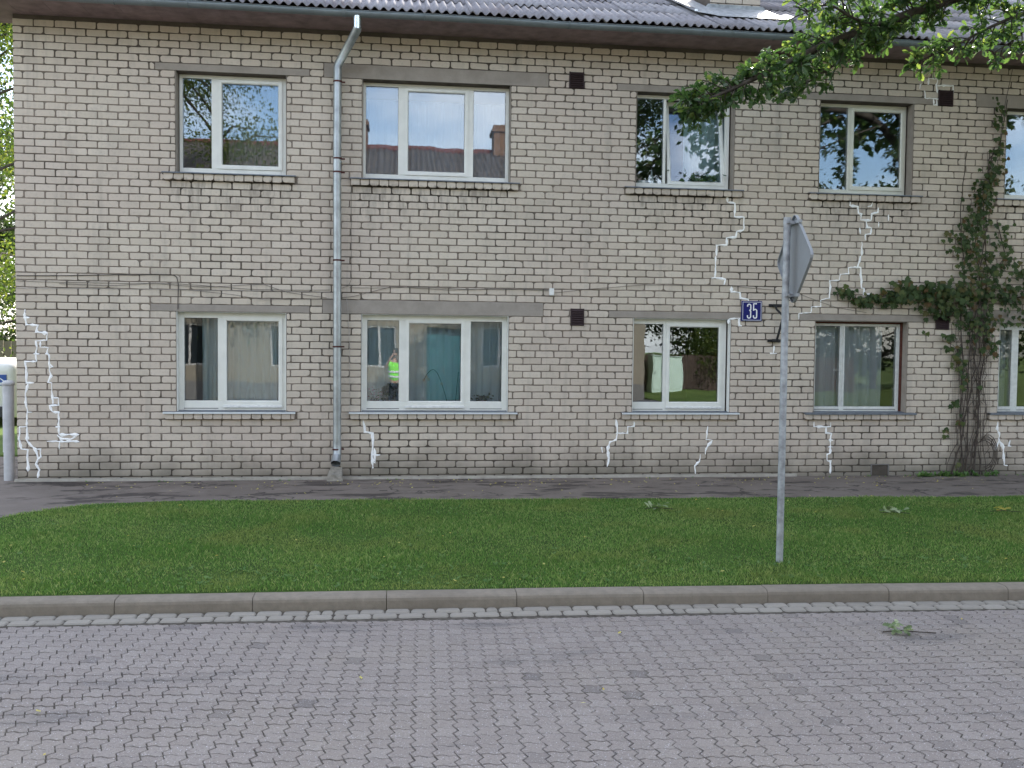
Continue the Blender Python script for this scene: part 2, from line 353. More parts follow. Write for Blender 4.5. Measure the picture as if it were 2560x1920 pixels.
# glass: reflects like a coated double pane, lets the rest through
def glassmat(name, f0, tint):
    a = Mat(name); nt = a.nt
    gl = a.n('ShaderNodeBsdfGlossy'); gl.inputs['Roughness'].default_value = 0.0; gl.inputs['Color'].default_value = (*tint, 1)
    tr = a.n('ShaderNodeBsdfTransparent'); tr.inputs['Color'].default_value = (0.91, 0.94, 0.94, 1)
    lw = a.n('ShaderNodeFresnel'); lw.inputs['IOR'].default_value = 1.5
    fac = a.math('ADD', a.math('MULTIPLY', lw.outputs[0], 1.0), f0, True)
    pos = a.coord('Position', (1, 1, 1)); h = a.noise(pos, 1.3, 2)
    b = a.n('ShaderNodeBump'); b.inputs['Strength'].default_value = 0.022; b.inputs['Distance'].default_value = 0.05; a.L.new(h, b.inputs['Height']); a.L.new(b.outputs[0], gl.inputs['Normal'])
    ms = a.n('ShaderNodeMixShader'); a.L.new(fac, ms.inputs[0]); a.L.new(tr.outputs[0], ms.inputs[1]); a.L.new(gl.outputs[0], ms.inputs[2])
    nt.links.new(ms.outputs[0], nt.nodes['Material Output'].inputs[0]); M[name] = a.m
glassmat('glass', 0.075, (0.84, 0.91, 1.0)); glassmat('glass_old', 0.01, (1, 1, 1))
def sheer(name, c, opacity):
    a = Mat(name, c, 0.95, spec=0.05); pos = a.coord('Position')
    tr = a.n('ShaderNodeBsdfTransparent'); tl = a.n('ShaderNodeBsdfTranslucent'); tl.inputs['Color'].default_value = (*c, 1)
    m1 = a.n('ShaderNodeMixShader'); m1.inputs[0].default_value = 0.35; a.L.new(a.p.outputs[0], m1.inputs[1]); a.L.new(tl.outputs[0], m1.inputs[2])
    ms = a.n('ShaderNodeMixShader'); ms.inputs[0].default_value = opacity; a.L.new(tr.outputs[0], ms.inputs[1]); a.L.new(m1.outputs[0], ms.inputs[2])
    a.nt.links.new(ms.outputs[0], a.nt.nodes['Material Output'].inputs[0]); M[name] = a.m
sheer('sheer_grey', (0.70, 0.84, 0.87), 0.93); sheer('sheer_pale', (0.74, 0.77, 0.80), 0.85); sheer('curtain_teal', (0.36, 0.46, 0.46), 0.95); sheer('sheer_lace', (0.50, 0.56, 0.66), 0.55); sheer('sheer_dark', (0.42, 0.42, 0.39), 0.7)

# ================================================================== SETTING
random.seed(7); rng = np.random.default_rng(7)
WY = 12.8                                   # plane of the brick faces
PATH_Z = 0.13
def structure(o, kind='structure'): o['kind'] = kind; return o
def slab(name, poly, z, mat, h=0.25):
    n = len(poly); v = [(x, y, z) for x, y in poly] + [(x, y, z - h) for x, y in poly]
    mb = MB(); mb.add(v, [tuple(range(n)), tuple(range(n, 2*n))[::-1]] + [(i, i+n, (i+1) % n + n, (i+1) % n) for i in range(n)])
    return structure(mb.obj(name, mat))
a = Mat('far_ground', rough=0.95, spec=0.05); pos = a.coord('Position')
a.out(a.ramp(a.noise(pos, 0.6, 6), [(0.35, (0.08, 0.125, 0.035)), (0.65, (0.14, 0.19, 0.055))])); M['far_ground'] = a.m
mb = MB(); mb.box(-260, 260, -260, 260, -0.6, -0.08); structure(mb.obj('ground', M['far_ground']))
mb = MB(); mb.box(-40, 40, -2.2, 6.86, -0.075, -0.009); road = structure(mb.obj('road', M['joint']))
mb = MB(); mb.box(-40, 40, -3.6, -2.204, -0.075, 0.08); structure(mb.obj('opposite_pavement', M['asphalt_road']))
slab('pavement', [(-30, 6.9), (-30, 15.6), (-4.99, 15.6), (-4.99, 12.79), (32, 12.79), (32, 10.35), (-3.3, 10.35), (-5.0, 9.2), (-6.4, 6.9)], PATH_Z, M['path'], 0.2)
slab('yard_lawn', [(-40, 15.604), (-40, 60), (-5.2, 60), (-5.2, 15.604)], 0.16, M['far_ground'], 0.2)

# kerb line: y as a function of x
def kerb_y(x): return 6.905 - 0.024 * x - 0.0022 * x * x if x > -6 else 6.905 + 0.144 - 0.0792
kx = [-5.05, -4.05, -3.05] + [-2.053 + i * 0.985 for i in range(0, 12)]
kerb_e = bpy.data.objects.new('kerb', None); COL.objects.link(kerb_e); kerb_e['kind'] = 'structure'
KP = [(0, -0.1), (0, 0.062), (0.006, 0.082), (0.022, 0.094), (0.045, 0.101), (0.143, 0.104), (0.15, 0.098), (0.15, -0.1)]
for i in range(len(kx) - 1):
    x0, x1 = kx[i] + 0.0025, kx[i+1] - 0.0025
    dz = random.uniform(-0.002, 0.002); dy = random.uniform(-0.003, 0.003)
    mb = MB(); n = len(KP); secs = 2
    v = [(x, kerb_y(x) + p + dy, z + dz) for x in (x0, x1) for p, z in KP]
    mb.add(v, [(j, j + 1, n + j + 1, n + j)[::-1] for j in range(n - 1)] + [tuple(range(n)), tuple(range(n, 2*n))[::-1]])
    structure(mb.obj('kerbstone', M['kerb_concrete'], kerb_e)) if False else mb.obj('kerbstone', M['kerb_concrete'], kerb_e)

# setts: two rows of light grey rounded blocks along the kerb
def pillow(w, d, top=0.0, rc=0.026, bev=0.010, h=0.05):
    """rounded rectangular block, centred, top at z=top"""
    pts = []
    for sx, s_y, a0 in ((1, 1, 0), (-1, 1, 90), (-1, -1, 180), (1, -1, 270)):
        for t in (0, 45, 90):
            an = rad(a0 + t); pts.append((sx * (w/2 - rc) + rc * math.cos(an), s_y * (d/2 - rc) + rc * math.sin(an)))
    n = len(pts); v = []
    for s_, z in ((0.0, top - h), (0.0, top - bev), (bev, top)):
        for x, y in pts: v.append((x * (1 - s_ * 2 / w), y * (1 - s_ * 2 / d), z))
    f = [(k*n+i, k*n+(i+1) % n, (k+1)*n+(i+1) % n, (k+1)*n+i) for k in (0, 1) for i in range(n)] + [tuple(range(2*n, 3*n))]
    mb = MB(); mb.add(v, f); return mb
sett_full = pillow(0.179, 0.101).mesh('sett', M['sett']); sett_half = pillow(0.084, 0.101).mesh('sett_half', M['sett'])
half_at = [-4.2, -1.9, -0.75, -0.55, 0.62, 1.75, 1.95, 3.4, 4.6, 5.9]
for row in (0, 1):
    x = -4.6 + 0.095 * row; todo = [h + random.uniform(-0.12, 0.12) for h in half_at]
    while x < 6.9:
        half = bool(todo) and x > todo[0]
        if half: todo.pop(0)
        w = 0.092 if half else 0.187
        xc = x + w / 2; yy = kerb_y(xc) - 0.060 - 0.112 * row
        link('sett', sett_half if half else sett_full, road, (xc, yy, 0.002 + random.uniform(-0.002, 0.002)), (random.uniform(-0.012, 0.012), random.uniform(-0.008, 0.008), -0.026 + random.uniform(-0.012, 0.012)))
        x += w + 0.001

# interlocking wavy pavers
PW, PD = 0.1085, 0.1110
def paver_outline(w, d, gap):
    side = [(0.0, 0.0), (-0.0165, 0.34), (0.0165, 0.66), (0.0, 1.0)]
    edge = [(0.0, 0.0), (0.17, 0.0075), (0.33, 0.0095), (0.5, 0.0), (0.67, -0.0095), (0.83, -0.0075), (1.0, 0.0)]
    pts = [(u * w, e) for u, e in edge[:-1]] + [(w + s_, t * d) for s_, t in side[:-1]]
    pts += [(u * w, d + e) for u, e in edge[:0:-1]] + [(s_, t * d) for s_, t in side[:0:-1]]
    cx_, cy2 = w / 2, d / 2
    return [((x - cx_) * (1 - gap / w), (y - cy2) * (1 - gap / d)) for x, y in pts]
def paver_geo(gap=0.005, bev=0.0022, seed=0):
    rr = random.Random(seed)
    pts = paver_outline(PW, PD, gap); n = len(pts)
    j = [(rr.uniform(-0.0006, 0.0006), rr.uniform(-0.0006, 0.0006)) for _ in pts]
    v = []
    for sc_, z in ((1, -0.03), (1, -0.003), (1 - bev * 2 / PW, 0.0)):
        v += [(x * sc_ + j[i][0], y * sc_ + j[i][1], z) for i, (x, y) in enumerate(pts)]
    side = [(k*n+i, k*n+(i+1) % n, (k+1)*n+(i+1) % n, (k+1)*n+i) for k in (0, 1) for i in range(n)]
    return v, side, tuple(range(2*n, 3*n))
pav_meshes = []
for s_ in range(6):
    v, side, top = paver_geo(0.0050 + 0.0007 * s_, seed=s_); mb = MB(); mb.add(v, side + [top])
    pav_meshes.append(mb.mesh('paver', M['paver']))
ang = rad(-1.6); ca, sa = math.cos(ang), math.sin(ang)
cells = []
for i in range(-50, 95):
    for j in range(-14, 40):
        u, w_ = i * PW, j * PD
        x = u * ca - w_ * sa; y = 6.60 - 0.055 + (u * sa + w_ * ca) - 26 * PD
        if y > kerb_y(x) - 0.062 - 0.108 * 1.5 - PD * 0.42 or y < 3.2: continue
        zc = y * math.cos(rad(7)) + x * math.sin(rad(7)); xc = x * math.cos(rad(7)) - y * math.sin(rad(7))
        if abs(xc) > zc * 0.64 + 0.9: continue
        cells.append((zc, abs(xc) < zc * 0.55 and y > 4.32, x, y))
cells.sort(key=lambda c_: (not c_[1], c_[0]))
def pav_z(x, y): return 0.004 * math.sin(x * 1.3 + 0.4) * math.sin(y * 1.9) - 0.006 * math.exp(-((y - 5.0) ** 2) / 0.18)
for zc, inv, x, y in cells[:300]:
    link('paver', random.choice(pav_meshes), road, (x + random.uniform(-0.0012, 0.0012), y + random.uniform(-0.0012, 0.0012), pav_z(x, y) + random.uniform(-0.0016, 0.0012)),
         (random.gauss(0, 0.008), random.gauss(0, 0.008), ang + random.gauss(0, 0.005)))
VV, FQ, TN = [], [], []; tops = []
pts0 = [paver_geo(0.0045 + 0.0007 * s_, seed=s_) for s_ in range(6)]
mb = MB(); tone = []
for zc, inv, x, y in cells[300:]:
    v, side, top = pts0[random.randrange(6)]; v = np.array(v)
    rt = Matrix.Rotation(ang + random.gauss(0, 0.005), 3, 'Z') @ Matrix.Rotation(random.gauss(0, 0.008), 3, 'X') @ Matrix.Rotation(random.gauss(0, 0.008), 3, 'Y')
    v = v @ np.array(rt).T + np.array([x + random.uniform(-0.0012, 0.0012), y, pav_z(x, y) + random.uniform(-0.0016, 0.0012)])
    mb.add(v.tolist(), side + [top]); tone += [random.random()] * (len(side) + 1)
far_p = mb.obj('paving', M['paver'], road); far_p['kind'] = 'stuff'
at = far_p.data.attributes.new('tone', 'FLOAT', 'FACE'); at.data.foreach_set('value', np.array(tone, dtype=np.float32))
# plain far paving outside the picture, behind and beside the camera
mb = MB(); mb.box(-40, -6.2, -2.2, 6.6, -0.02, -0.004); mb.box(10.5, 40, -2.2, 5.6, -0.02, -0.004); mb.box(-6.2, 10.5, -2.2, 3.0, -0.02, -0.004)
o = mb.obj('road_surface', M['paver'], road)

# lawn: surface and blades
def lawn_far(x):      # far edge of the lawn (towards the path)
    if x < -2.3: return 11.0 - 0.14 * max(0, (-2.3 - x)) ** 2 * (1 if x > -3.5 else 1) - (0.9 * max(0, -3.45 - x) ** 1.6)
    return 11.0 - 0.027 * (x + 2.3)
def lawn_z(x, y):
    t = min(1, max(0, (y - 7.05) / 3)); return 0.098 + 0.041 * t + 0.004 * math.sin(x * 1.1) * math.sin(y * 1.7)
xs = np.arange(-7.5, 14.01, 0.25); mb = MB(); NR = 16
for x in xs:
    y0, y1 = kerb_y(x) + 0.149, max(kerb_y(x) + 0.16, lawn_far(x))
    for k in range(NR + 1):
        y = y0 + (y1 - y0) * k / NR; z = lawn_z(x, y) + (0.008 if 0 < k < NR else 0.0) + (0.012 if k == NR else 0)
        mb.v.append((x, y, z))
for i in range(len(xs) - 1):
    for k in range(NR):
        p = i * (NR + 1) + k; mb.f.append((p, p + NR + 1, p + NR + 2, p + 1)); mb.sm.append(True)
lawn = structure(mb.obj('lawn', M['soil']))
def in_view(x, y, pad=0.3):
    zc = y * math.cos(rad(7)) + x * math.sin(rad(7)); xc = x * math.cos(rad(7)) - y * math.sin(rad(7)); return abs(xc) < zc * 0.57 + pad
NB = 210000
bx = rng.uniform(-5.2, 9.6, NB * 2); by = rng.uniform(6.9, 11.1, NB * 2)
zc = by * math.cos(rad(7)) + bx * math.sin(rad(7)); xc = bx * math.cos(rad(7)) - by * math.sin(rad(7))
far = 11.0 - 0.027 * (bx + 2.3) - np.where(bx < -2.3, 0.14 * np.clip(-2.3 - bx, 0, 9) ** 2 + 0.9 * np.clip(-3.45 - bx, 0, 9) ** 1.6 - 0.027 * (-2.3 - bx) * 0, 0)
near = np.where(bx > -6, 6.905 - 0.024 * bx - 0.0022 * bx * bx, 7) + 0.148
far = far + 0.02 * np.sin(bx * 9) + 0.015 * np.sin(bx * 23)
keep = (by < far) & (by > near) & (np.abs(xc) < zc * 0.57 + 0.35)
bx, by = bx[keep][:NB], by[keep][:NB]; n = len(bx)
bz = 0.098 + 0.041 * np.clip((by - 7.05) / 3, 0, 1) + 0.004 * np.sin(bx * 1.1) * np.sin(by * 1.7) + 0.006
hgt = rng.uniform(0.014, 0.032, n) * (1 + 0.35 * np.sin(bx * 2.1 + by) * np.sin(by * 3.3 - bx)) 
az = rng.uniform(0, 2 * PI, n); lean = rng.uniform(0.1, 0.9, n); wd = rng.uniform(0.0016, 0.0032, n)
dx, dy = np.cos(az), np.sin(az); fa = rng.uniform(0, 2 * PI, n); px_, py_ = np.cos(fa), np.sin(fa)
V = np.zeros((n, 4, 3)); base = np.stack([bx, by, bz], 1)
V[:, 0] = base - np.stack([px_ * wd, py_ * wd, 0 * wd], 1); V[:, 1] = base + np.stack([px_ * wd, py_ * wd, 0 * wd], 1)
mid = base + np.stack([dx * hgt * lean * 0.35, dy * hgt * lean * 0.35, hgt * 0.6], 1)
V[:, 2] = mid + np.stack([px_ * wd * 0.8, py_ * wd * 0.8, 0 * wd], 1); V[:, 3] = base + np.stack([dx * hgt * lean, dy * hgt * lean, hgt], 1)
Fq = np.arange(n * 4).reshape(n, 4)
patch = np.clip(0.5 + 0.5 * np.sin(bx * 1.7 + 1.3 * np.sin(by * 2.0)) * np.sin(by * 2.6 + bx * 0.7), 0, 1)
tn = np.clip(rng.beta(2, 2.6, n) * 0.72 + 0.24 * patch, 0, 0.97); tn[rng.random(n) < 0.03] = 0.995
g = link('grass', np_mesh('grass', V.reshape(-1, 3), Fq, M['grass'], tn)); g['kind'] = 'stuff'
# broad weeds in the lawn, at the kerb edge and at the foot of the wall
def leaf_fan(n_, cx_, cy2, cz, s0, s1, tilt=0.8):
    V_, F_ = [], []
    for q in range(n_):
        an = random.uniform(0, 2 * PI); L = random.uniform(s0, s1); w = L * 0.2; tl = random.uniform(0.15, tilt)
        d = Vector((math.cos(an) * math.cos(tl), math.sin(an) * math.cos(tl), math.sin(tl))); p = Vector((-math.sin(an), math.cos(an), 0))
        b = Vector((cx_, cy2, cz)); k = len(V_)
        V_ += [b, b + d * L * 0.5 + p * w, b + d * L - Vector((0, 0, L * 0.15)), b + d * L * 0.5 - p * w]; F_.append((k, k+1, k+2, k+3))
    return V_, F_
mb = MB(); tone = []
for q in range(700):
    x = random.uniform(-4.5, 8.5); y = random.choice([random.uniform(7.1, 7.8), random.uniform(7.1, 10.8)])
    if y < kerb_y(x) + 0.2 or y > lawn_far(x) - 0.1 or not in_view(x, y): continue
    v, f = leaf_fan(random.randint(3, 6), x, y, lawn_z(x, y) + 0.012, 0.022, 0.058); mb.add(v, f); tone += [random.random()] * len(f)
wd_ = mb.obj('lawn_weeds', M['weed']); wd_['kind'] = 'stuff'
wd_.data.attributes.new('tone', 'FLOAT', 'FACE').data.foreach_set('value', np.array(tone, dtype=np.float32))
mb = MB(); tone = []
for q in range(60):
    x = random.choice([random.gauss(8.0, 0.35), random.gauss(8.5, 0.5), random.uniform(6.2, 9.5), random.uniform(-4.5, 6)]) if q > 8 else random.uniform(7.6, 8.6)
    y = 12.72 - abs(random.gauss(0, 0.04)); s_ = 0.12 if 7.5 < x < 9 else 0.045
    v, f = leaf_fan(7, x, y, PATH_Z, s_ * 0.5, s_, 1.3); mb.add(v, f); tone += [random.random()] * len(f)
wd_ = mb.obj('wall_foot_weeds', M['weed']); wd_['kind'] = 'stuff'
wd_.data.attributes.new('tone', 'FLOAT', 'FACE').data.foreach_set('value', np.array(tone, dtype=np.float32))
mb = MB(); tone = []
for q in range(420):
    r_ = random.random()
    if r_ < 0.80: x, y, z = random.uniform(-4, 8.5), 12.7 - abs(random.gauss(0, 0.5)), PATH_Z + 0.006
    elif r_ < 0.96:
        x, y = random.uniform(-3.5, 7), random.uniform(7.1, 10.8); z = lawn_z(x, y) + 0.04
    else: x, y, z = random.uniform(-2, 5), random.uniform(4.4, 6.8), 0.012
    an = random.uniform(0, PI); L = random.uniform(0.010, 0.024); d = Vector((math.cos(an), math.sin(an), random.uniform(-0.2, 0.3))) * L; p = Vector((-math.sin(an), math.cos(an), 0.2)) * L * 0.55
    b = Vector((x, y, z)); k = 0; mb.add([b - d, b + p, b + d, b - p], [(0, 1, 2, 3)]); tone.append(random.random())
wd_ = mb.obj('fallen_leaves', M['yellow_leaf']); wd_['kind'] = 'stuff'
wd_.data.attributes.new('tone', 'FLOAT', 'FACE').data.foreach_set('value', np.array(tone, dtype=np.float32))

# ================================================================== BUILDING
BX0, BX1, BTOP = -5.0, 26.0, 6.222
ROWH = 0.0965; UL = 5.590; LL = 2.406
bld = thing('apartment_building', 'two storey pale brick house with white framed windows and a grey corrugated roof', 'building', (2, 12.8, 0.13))
def wide(x0): return x0, x0 + 2.03
WX = [(-2.96, -1.522), (-0.511, 1.519), (3.307, 4.745), (6.026, 7.465), (8.929, 10.96)]
UB, LB = 4.243, 1.056
openings = [(x0, x1, UB, UL) for x0, x1 in WX] + [(x0, x1, LB, LL) for x0, x1 in WX]
more_x = [(13.2, 14.64), (16.4, 18.43), (20.5, 21.94)]
openings += [(x0, x1, z0, z1) for x0, x1 in more_x for z0, z1 in ((UB, UL), (LB, LL))]
sills = [(x0 - 0.15, x1 + 0.14, z0 - ROWH, z0) for x0, x1, z0, z1 in openings]
lint = [(-3.218, -1.217, UL, 1), (-1.022, 2.045, UL, 2), (3.026, 4.995, UL, 1), (5.763, 7.806, UL, 1), (8.442, 11.4, UL, 2),
        (-3.288, -1.212, LL, 1), (-1.036, 2.005, LL, 2), (2.951, 5.07, LL, 1), (5.78, 7.885, LL, 1), (8.442, 11.4, LL, 2)]
lint += [(x0 - 0.25, x1 + 0.25, z1, 1) for x0, x1 in more_x for z1 in (UL, LL)]
lint_b = [(x0, x1, z0, z0 + n_ * ROWH) for x0, x1, z0, n_ in lint]
vents = [(2.335, 2.545, 5.585, 5.815), (2.396, 2.590, 2.285, 2.525), (7.832, 8.060, 5.573, 5.806), (7.894, 8.099, 2.297, 2.535)]
hatch = (6.956, 7.206, 0.14, 0.285)
blocks = openings + sills + lint_b + [hatch]
# wall body (mortar face) with real openings
def grid_wall(mb, x0, x1, z0, z1, y, holes):
    X = sorted({x0, x1} | {h[0] for h in holes} | {h[1] for h in holes}); Z = sorted({z0, z1} | {h[2] for h in holes} | {h[3] for h in holes})
    for i in range(len(X) - 1):
        for k in range(len(Z) - 1):
            cx_, cz_ = (X[i] + X[i+1]) / 2, (Z[k] + Z[k+1]) / 2
            if any(h[0] < cx_ < h[1] and h[2] < cz_ < h[3] for h in holes): continue
            mb.add([(X[i], y, Z[k]), (X[i+1], y, Z[k]), (X[i+1], y, Z[k+1]), (X[i], y, Z[k+1])], [(0, 1, 2, 3)])
mb = MB(); grid_wall(mb, BX0 + 0.008, BX1, 0.0, BTOP, WY + 0.008, openings)
grid_wall(mb, BX0 + 0.3, BX1, 0.0, BTOP, WY + 0.42, openings)
for x0, x1, z0, z1 in openings:
    y0, y1 = WY + 0.008, WY + 0.42
    mb.add([(x0, y0, z0), (x0, y0, z1), (x0, y1, z1), (x0, y1, z0)], [(0, 1, 2, 3)]); mb.add([(x1, y0, z0), (x1, y0, z1), (x1, y1, z1), (x1, y1, z0)], [(3, 2, 1, 0)])
    mb.add([(x0, y0, z0), (x1, y0, z0), (x1, y1, z0), (x0, y1, z0)], [(0, 1, 2, 3)]); mb.add([(x0, y0, z1), (x1, y0, z1), (x1, y1, z1), (x0, y1, z1)], [(3, 2, 1, 0)])
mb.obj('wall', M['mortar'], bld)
BY1 = 24.6; RIDGE_Y = (WY + BY1) / 2; SL = math.tan(rad(27)); RZ0, RY0 = 6.262, 12.03
def roof_z(y): return RZ0 + (y - RY0) * SL
mb = MB()      # other walls
mb.box(BX0 + 0.02, BX0 + 0.32, WY + 0.03, BY1, 0, BTOP); mb.box(BX1 - 0.3, BX1, WY + 0.03, BY1, 0, BTOP); mb.box(BX0 + 0.02, BX1, BY1, BY1 + 0.3, 0, BTOP)
for xg in (BX0 + 0.02, BX1 - 0.3):
    zr = roof_z(RIDGE_Y) - 0.1
    v = [(xx, yy, zz) for xx in (xg, xg + 0.3) for yy, zz in ((WY + 0.03, BTOP), (BY1, BTOP), (RIDGE_Y, zr))]
    mb.add(v, [(0, 1, 2), (5, 4, 3), (0, 3, 4, 1), (1, 4, 5, 2), (2, 5, 3, 0)])
gb = Mat('gable_brick', rough=0.92, spec=0.1); pos = gb.coord('Position'); 
sp_ = gb.n('ShaderNodeSeparateXYZ'); gb.L.new(pos, sp_.inputs[0]); cb = gb.n('ShaderNodeCombineXYZ'); gb.L.new(gb.math('ADD', sp_.outputs[0], sp_.outputs[1]), cb.inputs[0]); gb.L.new(sp_.outputs[2], cb.inputs[1])
bt = gb.n('ShaderNodeTexBrick'); gb.L.new(cb.outputs[0], bt.inputs['Vector']); bt.inputs['Scale'].default_value = 1; bt.inputs['Brick Width'].default_value = 0.262; bt.inputs['Row Height'].default_value = ROWH
bt.inputs['Mortar Size'].default_value = 0.006; bt.inputs['Color1'].default_value = (0.44, 0.38, 0.32, 1); bt.inputs['Color2'].default_value = (0.36, 0.31, 0.26, 1); bt.inputs['Mortar'].default_value = (0.15, 0.13, 0.11, 1)
gb.out(bt.outputs[0]); mb.obj('side_wall', gb.m, bld)

# bricks
def brick_geo(w, h, rr, chip=1.0):
    c = []
    rc = [min(0.03, max(0.004, rr.gammavariate(1.6, 0.0072) * chip)) if rr.random() > 0.05 else rr.uniform(0.024, 0.040) for _ in range(4)]
    xa, za = w / 2, h / 2; j = lambda a_=0.0021: rr.uniform(-a_, a_)
    sag = rr.uniform(-0.0015, 0.0015)
    def corner(sx, sz, r_):
        p = [(sx * (xa - r_), sz * za), (sx * (xa - r_ * 0.3), sz * (za - r_ * 0.3)), (sx * xa, sz * (za - r_ * 0.8))]
        return p if sx * sz > 0 else p[::-1]
    pts = corner(-1, -1, rc[0])[::-1][::-1]
    ring = []
    A = corner(1, 1, rc[2]); B = corner(1, -1, rc[1]); Cc = corner(-1, -1, rc[0]); D = corner(-1, 1, rc[3])
    # counter-clockwise seen from -Y: start lower left
    ll = [(-xa, -za + rc[0] * 0.8), (-xa + rc[0] * 0.3, -za + rc[0] * 0.3), (-xa + rc[0], -za)]
    lr = [(xa - rc[1], -za), (xa - rc[1] * 0.3, -za + rc[1] * 0.3), (xa, -za + rc[1] * 0.8)]
    ur = [(xa, za - rc[2] * 0.8), (xa - rc[2] * 0.3, za - rc[2] * 0.3), (xa - rc[2], za)]
    ul_ = [(-xa + rc[3], za), (-xa + rc[3] * 0.3, za - rc[3] * 0.3), (-xa, za - rc[3] * 0.8)]
    ring = ll + [(0 + w * j(0.12), -za + sag)] + lr + ur + [(w * j(0.12), za + sag)] + ul_
    ring = [(x + j(), z + j()) for x, z in ring]; n = len(ring)
    bv = rr.uniform(0.0025, 0.0045); v = [(x, 0.013, z) for x, z in ring] + [(x, 0.003, z) for x, z in ring]
    v += [(x * (1 - 2 * bv / w), j(0.0006), z * (1 - 2 * bv / h)) for x, z in ring]
    f = [(k*n+i, k*n+(i+1) % n, (k+1)*n+(i+1) % n, (k+1)*n+i) for k in (0, 1) for i in range(n)] + [tuple(range(2*n, 3*n))]
    return v, f
rb = random.Random(11)
BH = ROWH - 0.0138
full_m = []
for q in range(28):
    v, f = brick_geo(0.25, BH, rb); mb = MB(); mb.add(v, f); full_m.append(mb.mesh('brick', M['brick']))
def pitch_x(x): return 0.2625 if x < -1.2 else (0.2665 if x < 3.2 else 0.2755)
cand = []
rows0 = int(round((LL - 0.163) / ROWH)) + 1
k0 = -rows0
for kr in range(k0, 60):
    z0 = LL + kr * ROWH; z1 = z0 + ROWH
    if z1 > BTOP + 0.01: break
    if z0 < 0.09: continue
    x = BX0; first = 0.131 if kr % 2 else 0.262
    if kr % 4 == 3: first = 0.125
    xe = x + first * rb.uniform(0.985, 1.01)
    while x < 13.4:
        # clip against blocks
        segs = [(x, xe)]
        for b0, b1, c0, c1 in blocks:
            if c0 < z1 - 0.03 and c1 > z0 + 0.03:
                ns = []
                for s0, s1 in segs:
                    if b1 <= s0 or b0 >= s1: ns.append((s0, s1)); continue
                    if b0 > s0: ns.append((s0, b0))
                    if b1 < s1: ns.append((b1, s1))
                segs = ns
        for s0, s1 in segs:
            cand.append([s0, s1, z0, z1, s0 == x and s1 == xe])
        x = xe; xe = x + pitch_x(x) * rb.uniform(0.985, 1.015)
# merge slivers with their neighbour in the same row
cand.sort(key=lambda b: (b[2], b[0])); outb = []
for b in cand:
    if outb and abs(outb[-1][2] - b[2]) < 1e-6 and abs(outb[-1][1] - b[0]) < 1e-6 and ((b[1] - b[0]) < 0.05 or (outb[-1][1] - outb[-1][0]) < 0.05) and (b[1] - outb[-1][0]) < 0.34:
        outb[-1][1] = b[1]; outb[-1][4] = False
    else: outb.append(list(b))
fulls = [b for b in outb if b[4] and 0.24 < b[1] - b[0] < 0.275]
fulls.sort(key=lambda b: b[0] * 1.0 + abs((b[2] - 1.98)) * 0.02)
chosen = {id(b) for b in fulls[:300]}
def chipf(x, z): return 1.6 if (z > 5.2 or 3.6 < z < 4.2 or z < 0.7) else (1.25 if x > 2.5 else 1.0)
mb = MB(); tone = []
for b in outb:
    s0, s1, z0, z1, _ = b; w = s1 - s0 - rb.uniform(0.013, 0.022)
    if w < 0.02: continue
    xc, zc_ = (s0 + s1) / 2, (z0 + z1) / 2
    yy = WY + rb.uniform(-0.0015, 0.002)
    if id(b) in chosen:
        link('brick', rb.choice(full_m), bld, (xc, yy, zc_), (rb.gauss(0, 0.004), rb.gauss(0, 0.005), rb.gauss(0, 0.003)), (w / 0.25, 1, rb.uniform(0.97, 1.02)))
        continue
    v, f = brick_geo(w, BH * rb.uniform(0.97, 1.02), rb, chipf(xc, zc_)); t = rb.gauss(0, 0.007); ct, st_ = math.cos(t), math.sin(t)
    if zc_ < 0.2: v = [(x, y + 0.002, max(z, 0.12 - zc_)) for x, y, z in v]
    mb.add([(xc + x * ct - z * st_, yy + y, zc_ + x * st_ + z * ct + 0.0012 * math.sin(xc * 1.7 + zc_ * 3)) for x, y, z in v], f); tone += [rb.random()] * len(f)
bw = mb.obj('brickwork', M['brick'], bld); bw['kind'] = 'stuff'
bw.data.attributes.new('tone', 'FLOAT', 'FACE').data.foreach_set('value', np.array(tone, dtype=np.float32))
# right-hand remainder, off the picture
mb = MB(); grid_wall(mb, 13.7, BX1, 0.1, BTOP, WY + 0.002, [h for h in openings if h[0] > 13]); mb.obj('side_wall', gb.m, bld)
# foundation ledge
mb = MB(); xq = BX0 - 0.02
v = []; 
for i in range(61):
    x = -5.02 + i * 0.18; jz = random.uniform(-0.004, 0.004); jy = random.uniform(-0.004, 0.004)
    v += [(x, WY + 0.01, 0.168 + jz), (x, WY - 0.03 + jy, 0.163 + jz), (x, WY - 0.036 + jy, 0.10)]
mb.add(v, [(i*3+k, i*3+k+1, i*3+k+4, i*3+k+3) for i in range(60) for k in (0, 1)]); mb.obj('foundation_ledge', M['foundation'], bld)
# concrete lintels, faces slightly proud and uneven
for x0, x1, z0, z1 in lint_b:
    mb = MB(); mb.box(x0, x1, WY - 0.002, WY + 0.25, z0 + 0.002, z1 - 0.004, 0.004); mb.obj('lintel', M['lintel_concrete'], bld)
